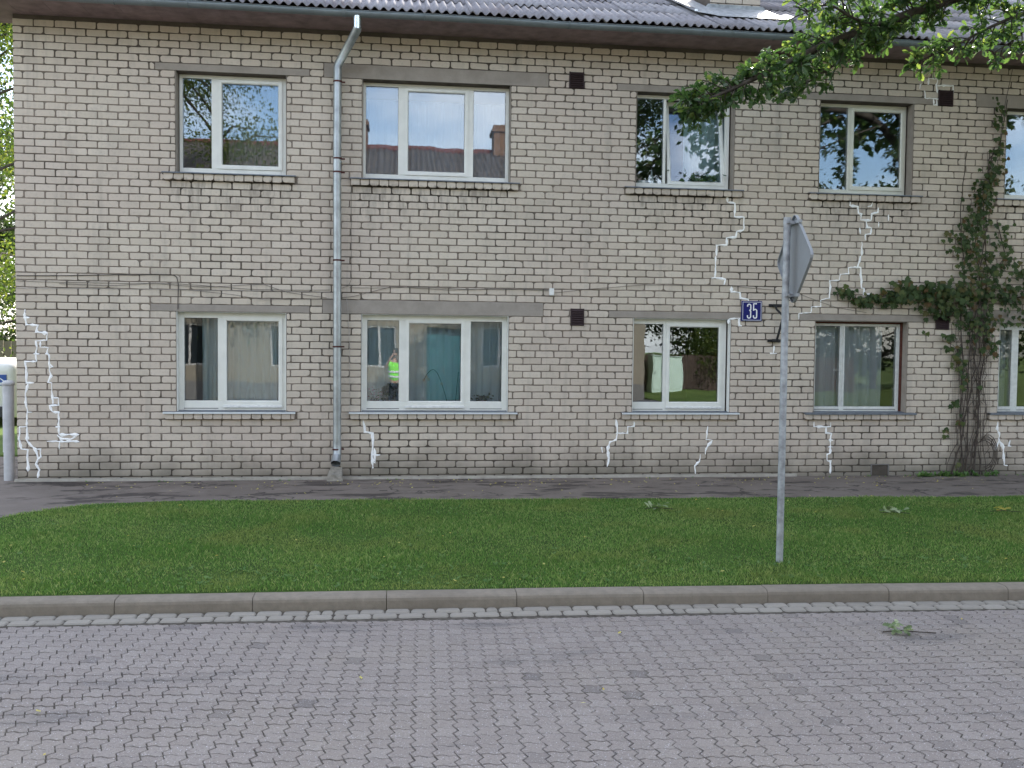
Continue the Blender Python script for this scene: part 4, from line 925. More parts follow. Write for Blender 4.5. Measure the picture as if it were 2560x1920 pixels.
# white filler along the cracks of the brickwork: for each crack a list of runs of (x, z) points
CRACKS = [
 [[(-4.88, 2.403), (-4.88, 2.292), (-4.86, 2.198), (-4.72, 2.192), (-4.74, 2.106), (-4.6, 2.094), (-4.61, 2.001), (-4.75, 1.989), (-4.73, 1.9), (-4.75, 1.815), (-4.74, 1.72), (-4.88, 1.714), (-4.87, 1.591), (-4.87, 1.436), (-4.77, 1.433)],
  [(-4.9, 2.292), (-4.82, 2.289)],
  [(-4.78, 1.814), (-4.7, 1.815)],
  [(-4.85, 1.428), (-4.88, 1.299), (-4.88, 1.178), (-4.86, 1.075), (-4.87, 0.972), (-4.87, 0.855), (-4.96, 0.851), (-4.97, 0.696), (-4.94, 0.562), (-4.86, 0.549), (-4.87, 0.454), (-4.86, 0.385), (-4.86, 0.264)],
  [(-4.86, 1.049), (-4.8, 1.046)],
  [(-4.87, 0.855), (-4.87, 0.662), (-4.77, 0.558), (-4.73, 0.436), (-4.76, 0.359), (-4.72, 0.281), (-4.74, 0.177)],
  [(-4.77, 0.558), (-4.7, 0.561), (-4.7, 0.454), (-4.75, 0.405)]],
 [[(-4.69, 1.99), (-4.69, 1.909), (-4.59, 1.902), (-4.61, 1.816), (-4.58, 1.808), (-4.58, 1.696), (-4.58, 1.593), (-4.56, 1.524), (-4.6, 1.446), (-4.55, 1.435), (-4.55, 1.335), (-4.54, 1.162)],
  [(-4.57, 1.679), (-4.54, 1.648), (-4.58, 1.641)],
  [(-4.55, 1.24), (-4.47, 1.24), (-4.47, 1.142), (-4.58, 1.136), (-4.55, 1.055), (-4.47, 1.045), (-4.47, 0.851), (-4.47, 0.756), (-4.39, 0.747), (-4.3, 0.756)],
  [(-4.51, 0.851), (-4.45, 0.851)],
  [(-4.63, 1.816), (-4.58, 1.816)],
  [(-4.49, 0.747), (-4.44, 0.692), (-4.32, 0.686), (-4.23, 0.747), (-4.34, 0.756)],
  [(-4.62, 0.661), (-4.21, 0.657)],
  [(-4.46, 0.661), (-4.47, 0.557)]],
 [[(-0.48, 0.948), (-0.46, 0.786), (-0.36, 0.761), (-0.35, 0.636), (-0.36, 0.463), (-0.35, 0.28)],
  [(-0.36, 0.463), (-0.25, 0.463)],
  [(-0.33, 0.56), (-0.32, 0.355), (-0.37, 0.377)]],
 [[(3.08, 0.961), (3.1, 0.772), (3.08, 0.661), (2.99, 0.639), (2.96, 0.517), (2.98, 0.405), (2.96, 0.283)],
  [(3.07, 0.761), (3.25, 0.756), (3.25, 0.854), (3.34, 0.861), (3.34, 0.935)],
  [(2.87, 0.566), (2.89, 0.483)]],
 [[(4.43, 0.861), (4.41, 0.669), (4.5, 0.658), (4.41, 0.534), (4.4, 0.455)],
  [(4.33, 0.456), (4.32, 0.354), (4.25, 0.287), (4.26, 0.174)]],
 [[(6.04, 0.929), (6.04, 0.854), (6.3, 0.854), (6.3, 0.918)],
  [(6.23, 0.849), (6.23, 0.762), (6.31, 0.753), (6.3, 0.654), (6.3, 0.459), (6.25, 0.448), (6.26, 0.356), (6.31, 0.344), (6.31, 0.161)],
  [(6.27, 0.556), (6.34, 0.556)],
  [(6.27, 0.654), (6.34, 0.654)]],
 [[(8.94, 0.93), (8.93, 0.825), (8.97, 0.754), (8.97, 0.649), (8.91, 0.496)],
  [(8.97, 0.649), (9.04, 0.543), (9.07, 0.272), (9.12, 0.265)],
  [(9.15, 0.648), (9.13, 0.561), (9.17, 0.561)]],
 [[(4.65, 4.157), (4.66, 4.08), (4.77, 4.065), (4.77, 3.872), (4.91, 3.87), (4.91, 3.688), (4.81, 3.667), (4.79, 3.585), (4.66, 3.57), (4.66, 3.47), (4.51, 3.46), (4.51, 3.312)],
  [(4.5, 3.309), (4.5, 3.087), (4.49, 2.998), (4.65, 2.978), (4.63, 2.9)],
  [(4.44, 2.992), (4.51, 2.994)],
  [(4.74, 2.88), (4.75, 2.802), (4.87, 2.793), (4.88, 2.715), (5, 2.699), (5, 2.672)]],
 [[(4.72, 2.415), (4.71, 2.339)],
  [(4.72, 2.415), (4.87, 2.417), (4.87, 2.317), (4.91, 2.317)],
  [(4.87, 1.976), (4.91, 1.927)]],
 [[(5.4, 2.026), (5.4, 1.925)],
  [(5.34, 1.92), (5.45, 1.921)]],
 [[(6.52, 4.139), (6.51, 4.089), (6.63, 4.07), (6.64, 3.976), (6.69, 3.963), (6.68, 3.88), (6.84, 3.877), (6.85, 3.975), (6.94, 4), (6.95, 4.068)],
  [(6.86, 4.144), (6.84, 4.087), (6.78, 4.079)],
  [(6.77, 3.876), (6.78, 3.776), (6.85, 3.771), (6.84, 3.681), (6.76, 3.672), (6.76, 3.588)],
  [(6.67, 3.767), (6.68, 3.677)],
  [(6.71, 3.564), (6.71, 3.361)],
  [(6.96, 3.858), (6.96, 3.781)],
  [(7.11, 3.971), (7.11, 3.88)],
  [(6.69, 3.358), (6.68, 3.278), (6.65, 3.194), (6.7, 3.188), (6.7, 3.086), (6.72, 2.996), (6.72, 2.894), (6.76, 2.883), (6.76, 2.803), (6.89, 2.799)],
  [(6.65, 3.194), (6.51, 3.184), (6.52, 3.094), (6.39, 3.084), (6.37, 3), (6.23, 2.991), (6.24, 2.896), (6.23, 2.738), (6.1, 2.702), (6.1, 2.611), (5.96, 2.602), (5.95, 2.518), (5.77, 2.509), (5.77, 2.419)]],
 [[(7.83, 6.032), (7.82, 5.966), (7.8, 5.88), (7.82, 5.758)],
  [(7.68, 5.875), (7.68, 5.973), (7.82, 5.966)],
  [(7.8, 5.871), (8.06, 5.877), (8.07, 5.769)],
  [(7.62, 5.788), (7.63, 5.68), (7.84, 5.678)],
  [(7.76, 5.671), (7.77, 5.587), (7.82, 5.589), (7.81, 5.669)],
  [(7.54, 5.812), (7.55, 5.878), (7.57, 5.879)],
  [(7.82, 6.032), (7.86, 6.071)]],
]
rc_ = random.Random(5)
def filler(polys, wscale=1.0):
    mb = MB()
    for pl in polys:
        P = [Vector((x, 0, z)) for x, z in pl]; D = []
        for a_, b_ in zip(P[:-1], P[1:]):
            n_ = max(1, int((b_ - a_).length / 0.035))
            for q in range(n_): D.append(a_.lerp(b_, q / n_))
        D.append(P[-1]); v = []; k = len(D)
        W0 = rc_.uniform(0.012, 0.019) * wscale
        for i in range(k):
            t = (D[min(i+1, k-1)] - D[max(i-1, 0)]).normalized(); nrm = Vector((-t.z, 0, t.x))
            w = W0 * (rc_.uniform(0.45, 1.45) if rc_.random() > 0.12 else rc_.uniform(1.5, 2.3)) * (0.5 if i in (0, k - 1) else 1); c = D[i] + nrm * rc_.uniform(-0.004, 0.004)
            for s_, y in ((-1, 0.013), (-0.75, -0.002), (0.1, -0.0065 - rc_.uniform(0, 0.003)), (0.8, -0.001), (1, 0.013)):
                p = c + nrm * (w * s_); v.append((p.x, WY + y, p.z))
        mb.add(v, [(i*5+j, i*5+j+1, (i+1)*5+j+1, (i+1)*5+j) for i in range(k - 1) for j in range(4)])
    return mb
for number, polys in enumerate(CRACKS):
    o = filler(polys, 0.8 if number > 9 else 1.0).obj('crack_filler', M['filler'], bld)

# ------------------------------------------------------------------ things fixed to the wall
def cable(name, label, pts, r, mat, y=-0.006, group=None):
    P = []
    for (a_, b_) in zip(pts[:-1], pts[1:]):
        n_ = max(2, int(math.hypot(b_[0]-a_[0], b_[1]-a_[1]) / 0.25))
        for q in range(n_):
            t = q / n_; P.append((a_[0] + (b_[0]-a_[0]) * t, WY + y - 0.006 * random.random(), a_[1] + (b_[1]-a_[1]) * t + random.uniform(-0.004, 0.004)))
    P.append((pts[-1][0], WY + y, pts[-1][1]))
    mb = MB(); mb.tube(P, r, 5); o = mb.obj(name, M[mat]); tag(o, label, 'cable', group); return o
cable('cable', 'black cable running from the left corner and bending down into the lower left window', [(-4.973, 2.837), (-4.012, 2.868), (-3.222, 2.888), (-2.995, 2.888), (-2.95, 2.86), (-2.935, 2.80), (-2.931, 2.728), (-2.938, 2.43)], 0.0055, 'cable_dark', -0.008)
cable('cable', 'thin dark cable sagging from the left corner towards the downpipe', [(-4.984, 2.772), (-4.013, 2.766), (-2.933, 2.773), (-2.013, 2.713), (-0.941, 2.726)], 0.003, 'cable_grey')
cable('cable', 'loose brown cable waving over the lower left window lintel', [(-4.443, 2.745), (-3.817, 2.728), (-3.222, 2.772), (-2.621, 2.734), (-1.809, 2.786), (-1.5, 2.681), (-0.982, 2.62)], 0.0035, 'cable_grey', -0.012)
cable('cable', 'straight pale cable, lowest of those left of the downpipe', [(-4.985, 2.676), (-3.62, 2.691), (-2.217, 2.695), (-0.941, 2.697)], 0.003, 'cable_pale')
cable('cable', 'short cable drooping just above the lower left lintel', [(-2.923, 2.707), (-2.217, 2.637), (-1.809, 2.581), (-0.94, 2.606)], 0.003, 'cable_grey', -0.012)
cable('cable', 'brown cable rising from behind the downpipe to the white junction box', [(-0.802, 2.623), (-0.614, 2.647), (-0.109, 2.788), (0.681, 2.751), (1.33, 2.788), (2.075, 2.77)], 0.0035, 'cable_grey', -0.010)
cable('cable', 'upper cable between the downpipe and the white junction box', [(-0.677, 2.758), (0.253, 2.786), (1.113, 2.769), (2.075, 2.785)], 0.003, 'cable_grey')
cable('cable', 'thin cable leading right from the junction box towards the road sign', [(2.175, 2.745), (2.652, 2.804), (3.438, 2.875), (3.975, 2.88), (4.666, 2.889), (5.461, 2.832)], 0.003, 'cable_grey')
cable('cable', 'vertical wire from the wide upper window down past the downpipe', [(-0.657, 4.14), (-0.653, 3.193), (-0.652, 2.875), (-0.688, 2.79), (-0.803, 2.746)], 0.003, 'cable_grey')
cable('cable', 'pale vertical wire beside the wide lower window', [(-0.723, 2.684), (-0.697, 2.493), (-0.67, 1.92), (-0.663, 1.067)], 0.0028, 'cable_pale')
cable('cable', 'slanting thin wire right of the road sign above the old window', [(5.60, 2.84), (6.32, 2.603), (6.802, 2.535)], 0.0028, 'cable_grey')
cable('cable', 'wire hanging from the eaves behind the vine at the right', [(8.994, 6.2), (8.925, 5.85), (8.881, 5.62), (8.816, 5.083), (8.79, 4.643)], 0.004, 'cable_dark', -0.01)
jb = MB(); jb.box(2.089, 2.153, WY - 0.04, WY + 0.003, 2.703, 2.802, 0.004); t = jb.obj('junction_box', M['plastic_white']); tag(t, 'small white junction box on the brick wall above the lower vent', 'junction box')

# house number plate
hn = thing('house_number_sign', 'blue enamel house number plate reading 35 in white', 'sign', (5.045, WY - 0.02, 2.379))
mb = MB(); mb.box(4.892, 5.199, WY - 0.030, WY - 0.004, 2.381, 2.673, 0.006); mb.obj('plate', M['enamel_blue'], hn)
mb = MB(); b0, b1, c0, c1 = 4.906, 5.185, 2.395, 2.659; w = 0.0055; y0, y1 = WY - 0.0325, WY - 0.0301
mb.box(b0, b1, y0, y1, c0, c0 + w); mb.box(b0, b1, y0, y1, c1 - w, c1); mb.box(b0, b0 + w, y0, y1, c0 + w, c1 - w); mb.box(b1 - w, b1, y0, y1, c0 + w, c1 - w); mb.obj('border', M['enamel_white'], hn)
def stroke(mb, pts, w, y0, y1):
    P = [Vector((x, 0, z)) for x, z in pts]; k = len(P); v = []
    for i in range(k):
        t = (P[min(i+1, k-1)] - P[max(i-1, 0)]).normalized(); n_ = Vector((-t.z, 0, t.x)) * w / 2
        v += [(P[i].x + n_.x, y0, P[i].z + n_.z), (P[i].x - n_.x, y0, P[i].z - n_.z), (P[i].x + n_.x, y1, P[i].z + n_.z), (P[i].x - n_.x, y1, P[i].z - n_.z)]
    f = []
    for i in range(k - 1): a_ = i * 4; b_ = a_ + 4; f += [(a_, a_+1, b_+1, b_), (a_, b_, b_+2, a_+2), (a_+1, a_+3, b_+3, b_+1)]
    mb.add(v, f)
def arc(cx_, cz_, rx, rz_, a0, a1, n=10): return [(cx_ + rx * math.cos(rad(a0 + (a1 - a0) * i / n)), cz_ + rz_ * math.sin(rad(a0 + (a1 - a0) * i / n))) for i in range(n + 1)]
dw, dh = 0.033, 0.205
zb_, zm, zt_ = 2.423, 2.536, 2.632
mb = MB(); cx3 = 5.003; hw = 0.024
stroke(mb, [(cx3 - hw, zt_ - 0.040), (cx3 - hw, zt_ - 0.030)] + arc(cx3, zt_ - 0.028, hw, 0.022, 180, 0) + [(cx3 + hw, zm + 0.018)] + arc(cx3 - 0.004, zm + 0.018, hw + 0.004, 0.016, 0, -80, 5), 0.017, WY - 0.0335, WY - 0.0301)
stroke(mb, arc(cx3 - 0.004, zm - 0.014, hw + 0.004, 0.016, 80, 0, 5) + [(cx3 + hw, zb_ + 0.028)] + arc(cx3, zb_ + 0.026, hw, 0.022, 0, -180) + [(cx3 - hw, zb_ + 0.045)], 0.017, WY - 0.0334, WY - 0.0301)
mb.obj('digit_three', M['enamel_white'], hn)
mb = MB(); cx5 = 5.093
stroke(mb, [(cx5 + hw, zt_ + 0.002), (cx5 - hw, zt_ + 0.002)], 0.016, WY - 0.0336, WY - 0.0301)
stroke(mb, [(cx5 - hw, zt_ + 0.006), (cx5 - hw, zm - 0.002)], 0.016, WY - 0.0334, WY - 0.0301)
stroke(mb, [(cx5 - hw, zm - 0.002)] + arc(cx5, zm - 0.004, hw, 0.022, 150, 0, 8) + [(cx5 + hw, zb_ + 0.028)] + arc(cx5, zb_ + 0.026, hw, 0.022, 0, -180) + [(cx5 - hw, zb_ + 0.045)], 0.017, WY - 0.0332, WY - 0.0301)
mb.obj('digit_five', M['enamel_white'], hn)
# flag holder bracket
fb_ = thing('flag_bracket', 'black iron flag bracket beside the house number plate', 'bracket', (5.41, WY - 0.02, 2.08))
mb = MB(); mb.box(5.307, 5.50, WY - 0.03, WY + 0.002, 2.595, 2.635, 0.004); mb.box(5.30, 5.49, WY - 0.03, WY + 0.002, 2.085, 2.125, 0.004); mb.box(5.36, 5.46, WY - 0.075, WY - 0.03, 2.592, 2.63, 0.006); mb.box(5.35, 5.45, WY - 0.075, WY - 0.03, 2.088, 2.13, 0.006); mb.obj('wall_plate', M['black_iron'], fb_)
mb = MB(); mb.tube([(5.385, WY - 0.06, 2.60), (5.40, WY - 0.08, 2.55), (5.478, WY - 0.11, 2.47), (5.47, WY - 0.11, 2.40), (5.415, WY - 0.075, 2.13), (5.41, WY - 0.06, 2.10)], [0.015, 0.016, 0.017, 0.017, 0.017, 0.016], 8); mb.obj('arm', M['black_iron'], fb_)
# splash block, post
mb = MB()
v = [(-0.965, 12.62, 0.128), (-0.745, 12.60, 0.128), (-0.755, 12.76, 0.128), (-0.945, 12.765, 0.128), (-0.955, 12.63, 0.205), (-0.765, 12.615, 0.215), (-0.765, 12.755, 0.30), (-0.915, 12.76, 0.31), (-0.86, 12.605, 0.225), (-0.85, 12.70, 0.245)]
mb.add(v, [(0, 3, 2, 1), (0, 1, 5, 8, 4), (1, 2, 6, 5), (2, 3, 7, 6), (3, 0, 4, 7), (4, 8, 9, 7), (8, 5, 6, 9), (9, 6, 7)]); o = mb.obj('splash_block', M['stone_block']); tag(o, 'rough broken concrete block under the mouth of the downpipe', 'concrete block')
pst = thing('post', 'pale grey round post with a cap at the left corner of the house', 'post', (-5.145, 12.93, PATH_Z))
mb = MB(); mb.tube([(-5.145, 12.93, PATH_Z - 0.02), (-5.145, 12.93, 1.40)], 0.066, 20); mb.tube([(-5.22, 12.98, 0.5), (-5.22, 12.98, 1.42)], 0.022, 10); mb.obj('shaft', M['post_paint'], pst)
mb = MB(); mb.lathe([(0.001, 0.045), (0.05, 0.04), (0.075, 0.02), (0.078, -0.02), (0.066, -0.022)], -5.145, 12.93, 1.42, 20); mb.obj('cap', M['post_paint'], pst)

# ------------------------------------------------------------------ road sign seen from behind
sg = thing('road_sign', 'diamond road sign seen from behind on a grey steel pole in the lawn', 'road sign', (3.33, 7.67, 0.11))
mb = MB(); mb.tube([(3.33, 7.67, 0.08), (3.331, 7.67, 1.2), (3.332, 7.671, 3.115)], 0.0305, 20); mb.obj('pole', M['galvanised'], sg)
mb = MB(); mb.tube([(3.332, 7.671, 3.113), (3.332, 7.671, 3.122)], 0.032, 20); mb.obj('pole_cap', M['galvanised'], sg)
SX, SZ = 3.418, 2.767
def diamond(r_, cut, x):
    # corners in the YZ plane with rounded tips
    P = []
    for k in range(4):
        a0 = rad(90 * k); c = Vector((math.cos(a0), math.sin(a0))) * r_; t1 = Vector((math.cos(a0 - rad(135)), math.sin(a0 - rad(135)))); t2 = Vector((math.cos(a0 + rad(135)), math.sin(a0 + rad(135))))
        p0, p2 = c + t1 * cut, c + t2 * cut
        for t in (0, 0.25, 0.5, 0.75, 1): q = p0 * (1-t)**2 + c * 2*t*(1-t) + p2 * t*t; P.append((x + q.x * 0.045, 7.671 + q.x, SZ + q.y))
    return P
A = diamond(0.405, 0.07, SX); B_ = diamond(0.405, 0.07, SX - 0.024); Cc = diamond(0.395, 0.065, SX - 0.024); D_ = diamond(0.395, 0.065, SX - 0.004); n = len(A)
mb = MB(); mb.add(A + B_ + Cc + D_, [(i + k*n, (i+1) % n + k*n, (i+1) % n + (k+1)*n, i + (k+1)*n) for k in range(3) for i in range(n)] + [tuple(range(3*n, 4*n))]); mb.obj('panel', M['sign_back'], sg)
mb = MB(); mb.add(A, [tuple(range(n))]); E_ = [(x + 0.001, y, z) for x, y, z in A]; mb = MB(); mb.add(E_, [tuple(range(n))]); mb.obj('white_face', M['sign_white'], sg)
mb = MB(); mb.add([(x + 0.002, y, z) for x, y, z in diamond(0.30, 0.04, SX)], [tuple(range(n))]); mb.obj('yellow_face', M['sign_yellow'], sg)
for z in (3.08, 2.45):
    mb = MB(); mb.tube([(3.332, 7.671, z - 0.016), (3.332, 7.671, z + 0.016)], 0.034, 20); mb.box(3.362, SX - 0.004, 7.655, 7.687, z - 0.015, z + 0.015); mb.box(SX - 0.03, SX - 0.0045, 7.55 if z > 2.7 else 7.57, 7.79 if z > 2.7 else 7.77, z - 0.013, z + 0.013)
    mb.box(3.318, 3.346, 7.618, 7.640, z - 0.012, z + 0.012); mb.tube([(3.332, 7.612, z), (3.332, 7.62, z)], 0.008, 6); mb.obj('clamp', M['galvanised'], sg)

# ------------------------------------------------------------------ leaves
def place_leaves(name, proto_v, proto_f, mats, pts, dirs, norms, sizes, parent=None, n_single=0, single='leaf', zc=None):
    """pts base points, dirs growth directions, norms face normals"""
    P = np.asarray(pts, float); D = np.asarray(dirs, float); N = np.asarray(norms, float); s_ = np.asarray(sizes, float)
    D /= np.linalg.norm(D, axis=1, keepdims=True) + 1e-9
    N = N - D * (N * D).sum(1, keepdims=True); N /= np.linalg.norm(N, axis=1, keepdims=True) + 1e-9
    X = np.cross(D, N); pv = np.asarray(proto_v, float)
    order = np.argsort(P[:, 0] * 0.12 + P[:, 1]) if zc is None else np.argsort(zc)
    single_i = order[:n_single]; rest = order[n_single:]
    if n_single:
        mb = MB(); mb.add(proto_v, proto_f); me = mb.mesh(single, mats)
        pw = wloc(parent)
        for i in single_i:
            o = bpy.data.objects.new(single, me); COL.objects.link(o); o.parent = parent
            mt = Matrix(((X[i][0], D[i][0], N[i][0]), (X[i][1], D[i][1], N[i][1]), (X[i][2], D[i][2], N[i][2])))
            o.rotation_euler = mt.to_euler(); o.location = Vector(P[i]) - pw; o.scale = (s_[i],) * 3
    if len(rest):
        V = (P[rest, None, :] + s_[rest, None, None] * (pv[None, :, 0:1] * X[rest, None, :] + pv[None, :, 1:2] * D[rest, None, :] + pv[None, :, 2:3] * N[rest, None, :])).reshape(-1, 3)
        f = np.asarray(proto_f); n_ = len(pv); F_ = (f[None] + (np.arange(len(rest)) * n_)[:, None, None]).reshape(-1, f.shape[1])
        tone = np.repeat(rng.random(len(rest)), len(f)); me = np_mesh(name, V, F_, mats, tone)
        o = link(name, me, parent); o['kind'] = 'stuff'; return o
# oak leaf: midrib folded, four lobes a side
hp = [(0.0, 0.012), (0.16, 0.06), (0.28, 0.17), (0.36, 0.09), (0.50, 0.25), (0.58, 0.13), (0.72, 0.27), (0.80, 0.15), (0.92, 0.15), (1.0, 0.0)]
ov = [(0, t, 0.06 * math.sin(t * PI)) for t, w in hp] + [(w, t + 0.03, 0.06 * math.sin(t * PI) + w * 0.35) for t, w in hp] + [(-w, t + 0.03, 0.06 * math.sin(t * PI) + w * 0.35) for t, w in hp]
nh = len(hp); of = []
for i in range(nh - 1): of.append((i, nh + i, nh + i + 1, i + 1)); of.append((2*nh + i, i, i + 1, 2*nh + i + 1))
def bend_path(pts, n_=6):
    P = [Vector(p) for p in pts]; out = []
    for i in range(len(P) - 1):
        p0, p1, p2, p3 = P[max(i-1, 0)], P[i], P[i+1], P[min(i+2, len(P)-1)]
        for q in range(n_):
            t = q / n_; out.append(0.5 * ((2*p1) + (-p0+p2)*t + (2*p0-5*p1+4*p2-p3)*t*t + (-p0+3*p1-3*p2+p3)*t**3))
    out.append(P[-1]); return out
ro = random.Random(21)
oak = thing('oak_tree', 'oak tree at the right whose leafy branches hang before the roof and upper windows', 'tree', (10.4, 8.2, 0.12))
mb = MB(); mb.tube(bend_path([(10.4, 8.2, 0.0), (10.42, 8.25, 1.5), (10.35, 8.2, 3.2), (10.3, 8.3, 5.2), (10.5, 8.4, 8.0), (10.4, 8.5, 11)], 4), [0.34 - 0.012 * i for i in range(21)], 14); mb.obj('trunk', M['bark'], oak)
LP, LD, LN, LS = [], [], [], []
limbs = MB()
def twig(p, d, L, lv, s0=0.085, s1=0.13, droop=0.25):
    pts = [Vector(p)]; dd = Vector(d).normalized()
    n_ = max(3, int(L / 0.09))
    for q in range(n_):
        dd = (dd + Vector((ro.uniform(-0.25, 0.25), ro.uniform(-0.25, 0.25), ro.uniform(-0.22, 0.18) - droop * 0.08))).normalized(); pts.append(pts[-1] + dd * L / n_)
    limbs.tube(pts, [0.007 * (1 - i / (len(pts))) + 0.002 for i in range(len(pts))], 4, caps=False)
    for q in range(lv):
        t = ro.uniform(0.25, 1) ** 0.7; i = min(int(t * n_), n_ - 1); b = pts[i].lerp(pts[i+1], ro.random())
        o = Vector((ro.gauss(0, 1), ro.gauss(0, 1), ro.gauss(-0.25, 0.7))); ldir = (dd * 0.5 + o.normalized()).normalized()
        LP.append(b); LD.append(ldir); LN.append((ro.gauss(0, 0.8), ro.gauss(0, 0.8), 1.0)); LS.append(ro.uniform(s0, s1))
def branch(path, r0, r1, dens, spread, lv=(9, 15), sub=(0.25, 0.55), skip=0.0, bias=(0, 0, 0)):
    pts = bend_path(path, 5); n_ = len(pts)
    limbs.tube(pts, [r0 + (r1 - r0) * (i / n_) for i in range(n_)], 7)
    L = sum((pts[i+1] - pts[i]).length for i in range(n_ - 1)); cnt = int(L * dens)
    for q in range(cnt):
        t = skip + (1 - skip) * (q + ro.random()) / cnt; i = min(int(t * (n_ - 1)), n_ - 2); p = pts[i].lerp(pts[i+1], ro.random()); d = (pts[i+1] - pts[i]).normalized()
        side = Vector((ro.gauss(0, 1), ro.gauss(0, 1), ro.gauss(0, 1))); side = (side - d * side.dot(d)).normalized()
        twig(p, d * 0.55 + side * spread + Vector(bias), ro.uniform(*sub) * (1.15 - 0.55 * t), max(4, int(ro.randint(*lv) * (1.1 - 0.5 * t * t))))
branch([(10.35, 8.3, 5.6), (9.0, 9.2, 6.35), (7.6, 9.8, 6.38), (6.3, 10.0, 6.02), (5.5, 10.05, 5.72), (4.75, 10.0, 5.42), (4.1, 9.95, 5.08), (3.55, 10.0, 4.82), (3.17, 10.0, 4.66)], 0.09, 0.006, 25, 0.75, (12, 17), (0.22, 0.46), 0.22)
branch([(5.3, 10.0, 5.66), (4.9, 9.7, 5.62), (4.55, 9.55, 5.68), (4.25, 9.5, 5.55)], 0.02, 0.005, 26, 0.9, (9, 14), (0.2, 0.4))
branch([(6.3, 10.0, 6.0), (5.6, 9.6, 6.05), (5.05, 9.4, 5.95), (4.7, 9.3, 5.8)], 0.022, 0.005, 26, 0.9, (9, 14), (0.2, 0.4))
branch([(5.6, 10.05, 5.75), (5.15, 10.3, 5.4), (4.75, 10.4, 5.12), (4.4, 10.4, 4.98)], 0.018, 0.004, 26, 0.8, (9, 14), (0.18, 0.34))
branch([(8.2, 9.5, 6.35), (7.4, 9.9, 6.0), (6.75, 10.0, 5.72), (6.25, 10.0, 5.45), (5.85, 10.0, 5.28)], 0.03, 0.004, 19, 0.8, (8, 13), (0.16, 0.34), 0.2)
branch([(7.4, 9.9, 6.0), (7.25, 10.2, 5.72), (6.95, 10.3, 5.5)], 0.014, 0.004, 18, 0.8, (8, 12), (0.15, 0.3), 0.1)
branch([(8.2, 9.5, 6.35), (7.6, 9.5, 6.2), (7.1, 9.7, 5.92)], 0.02, 0.004, 14, 0.8, (7, 12), (0.15, 0.3), 0.1)
branch([(9.2, 9.2, 6.3), (8.3, 9.6, 5.95), (7.55, 9.9, 5.62)], 0.025, 0.004, 13, 0.8, (8, 12), (0.15, 0.3), 0.3)
branch([(6.9, 9.9, 6.3), (6.1, 9.5, 6.3), (5.6, 9.2, 6.25), (5.2, 9.1, 6.1)], 0.02, 0.004, 19, 0.9, (9, 13), (0.2, 0.4))
branch([(10.3, 8.3, 6.0), (9.4, 8.9, 6.8), (8.8, 9.1, 6.4), (8.5, 9.2, 5.7), (8.4, 9.2, 5.2)], 0.04, 0.004, 18, 0.8, (11, 16), (0.2, 0.4), 0.2)
branch([(10.3, 8.4, 6.8), (9.2, 9.3, 7.3), (8.2, 9.5, 7.1), (7.6, 9.5, 6.7)], 0.04, 0.004, 16, 0.9, (12, 16), (0.25, 0.45), 0.2)
branch([(10.3, 8.5, 5.8), (9.7, 9.2, 6.3), (9.4, 9.4, 5.9), (9.3, 9.4, 5.4)], 0.03, 0.004, 18, 0.8, (11, 16), (0.2, 0.4), 0.2)
for k in range(46):     # crown above the picture
    an = ro.uniform(0, 2 * PI); el = ro.uniform(-0.1, 1.2); rr = ro.uniform(2.0, 4.2)
    e = Vector((10.4 + rr * math.cos(an) * math.cos(el) * 1.15, 8.4 + rr * math.sin(an) * math.cos(el) * 0.9, 8.4 + rr * math.sin(el) * 1.0))
    if e.z < 7.7 and e.x < 9: e.z += 1.2
    s0 = Vector((10.4, 8.35, ro.uniform(5.8, 9.2))); mid = s0.lerp(e, 0.5) + Vector((0, 0, 0.4))
    branch([s0, mid, e], 0.06, 0.01, 4.2, 0.9, (13, 18), (0.5, 0.9), 0.35)
limbs.obj('limbs', M['bark'], oak)
place_leaves('foliage', ov, of, M['oak_leaf'], LP, LD, LN, LS, oak, 300, 'leaf', [p[0] * 0.6 + abs(p[2] - 5.3) + (0 if p[0] < 6.3 and p[2] < 6.2 else 9) for p in LP])
print('oak leaves', len(LP))

P, D, N, Sz = [], [], [], []
while len(P) < 17000:      # unseen broad crown, filled in to shade the right end of the house
    u = Vector((ro.gauss(0, 1), ro.gauss(0, 1), ro.gauss(0, 1))).normalized() * (ro.random() ** 0.33); x, y, z = 10.6 + u.x * 4.6, 7.9 + u.y * 4.2, 9.6 + u.z * 3.4
    if y > 11.6 or math.sin(x * 2.1 + y) * math.sin(y * 2.3 - z) * math.sin(z * 2.0 + x) > 0.28: continue
    dz = y * math.cos(rad(7)) + x * math.sin(rad(7)); dx = x * math.cos(rad(7)) - y * math.sin(rad(7))
    if dx < dz * 0.60 and z < 1.98 + dz * 0.42 + 0.15: continue
    P.append((x, y, z)); D.append((ro.gauss(0, 1), ro.gauss(0, 1), ro.gauss(-0.4, 0.7))); N.append((ro.gauss(0, 0.8), ro.gauss(0, 0.8), 1)); Sz.append(ro.uniform(0.15, 0.26))
place_leaves('crown', [(0, 0, 0), (0.3, 0.5, 0.06), (0, 1, 0), (-0.3, 0.5, 0.06)], [(0, 1, 2, 3)], M['oak_leaf'], P, D, N, Sz, oak)

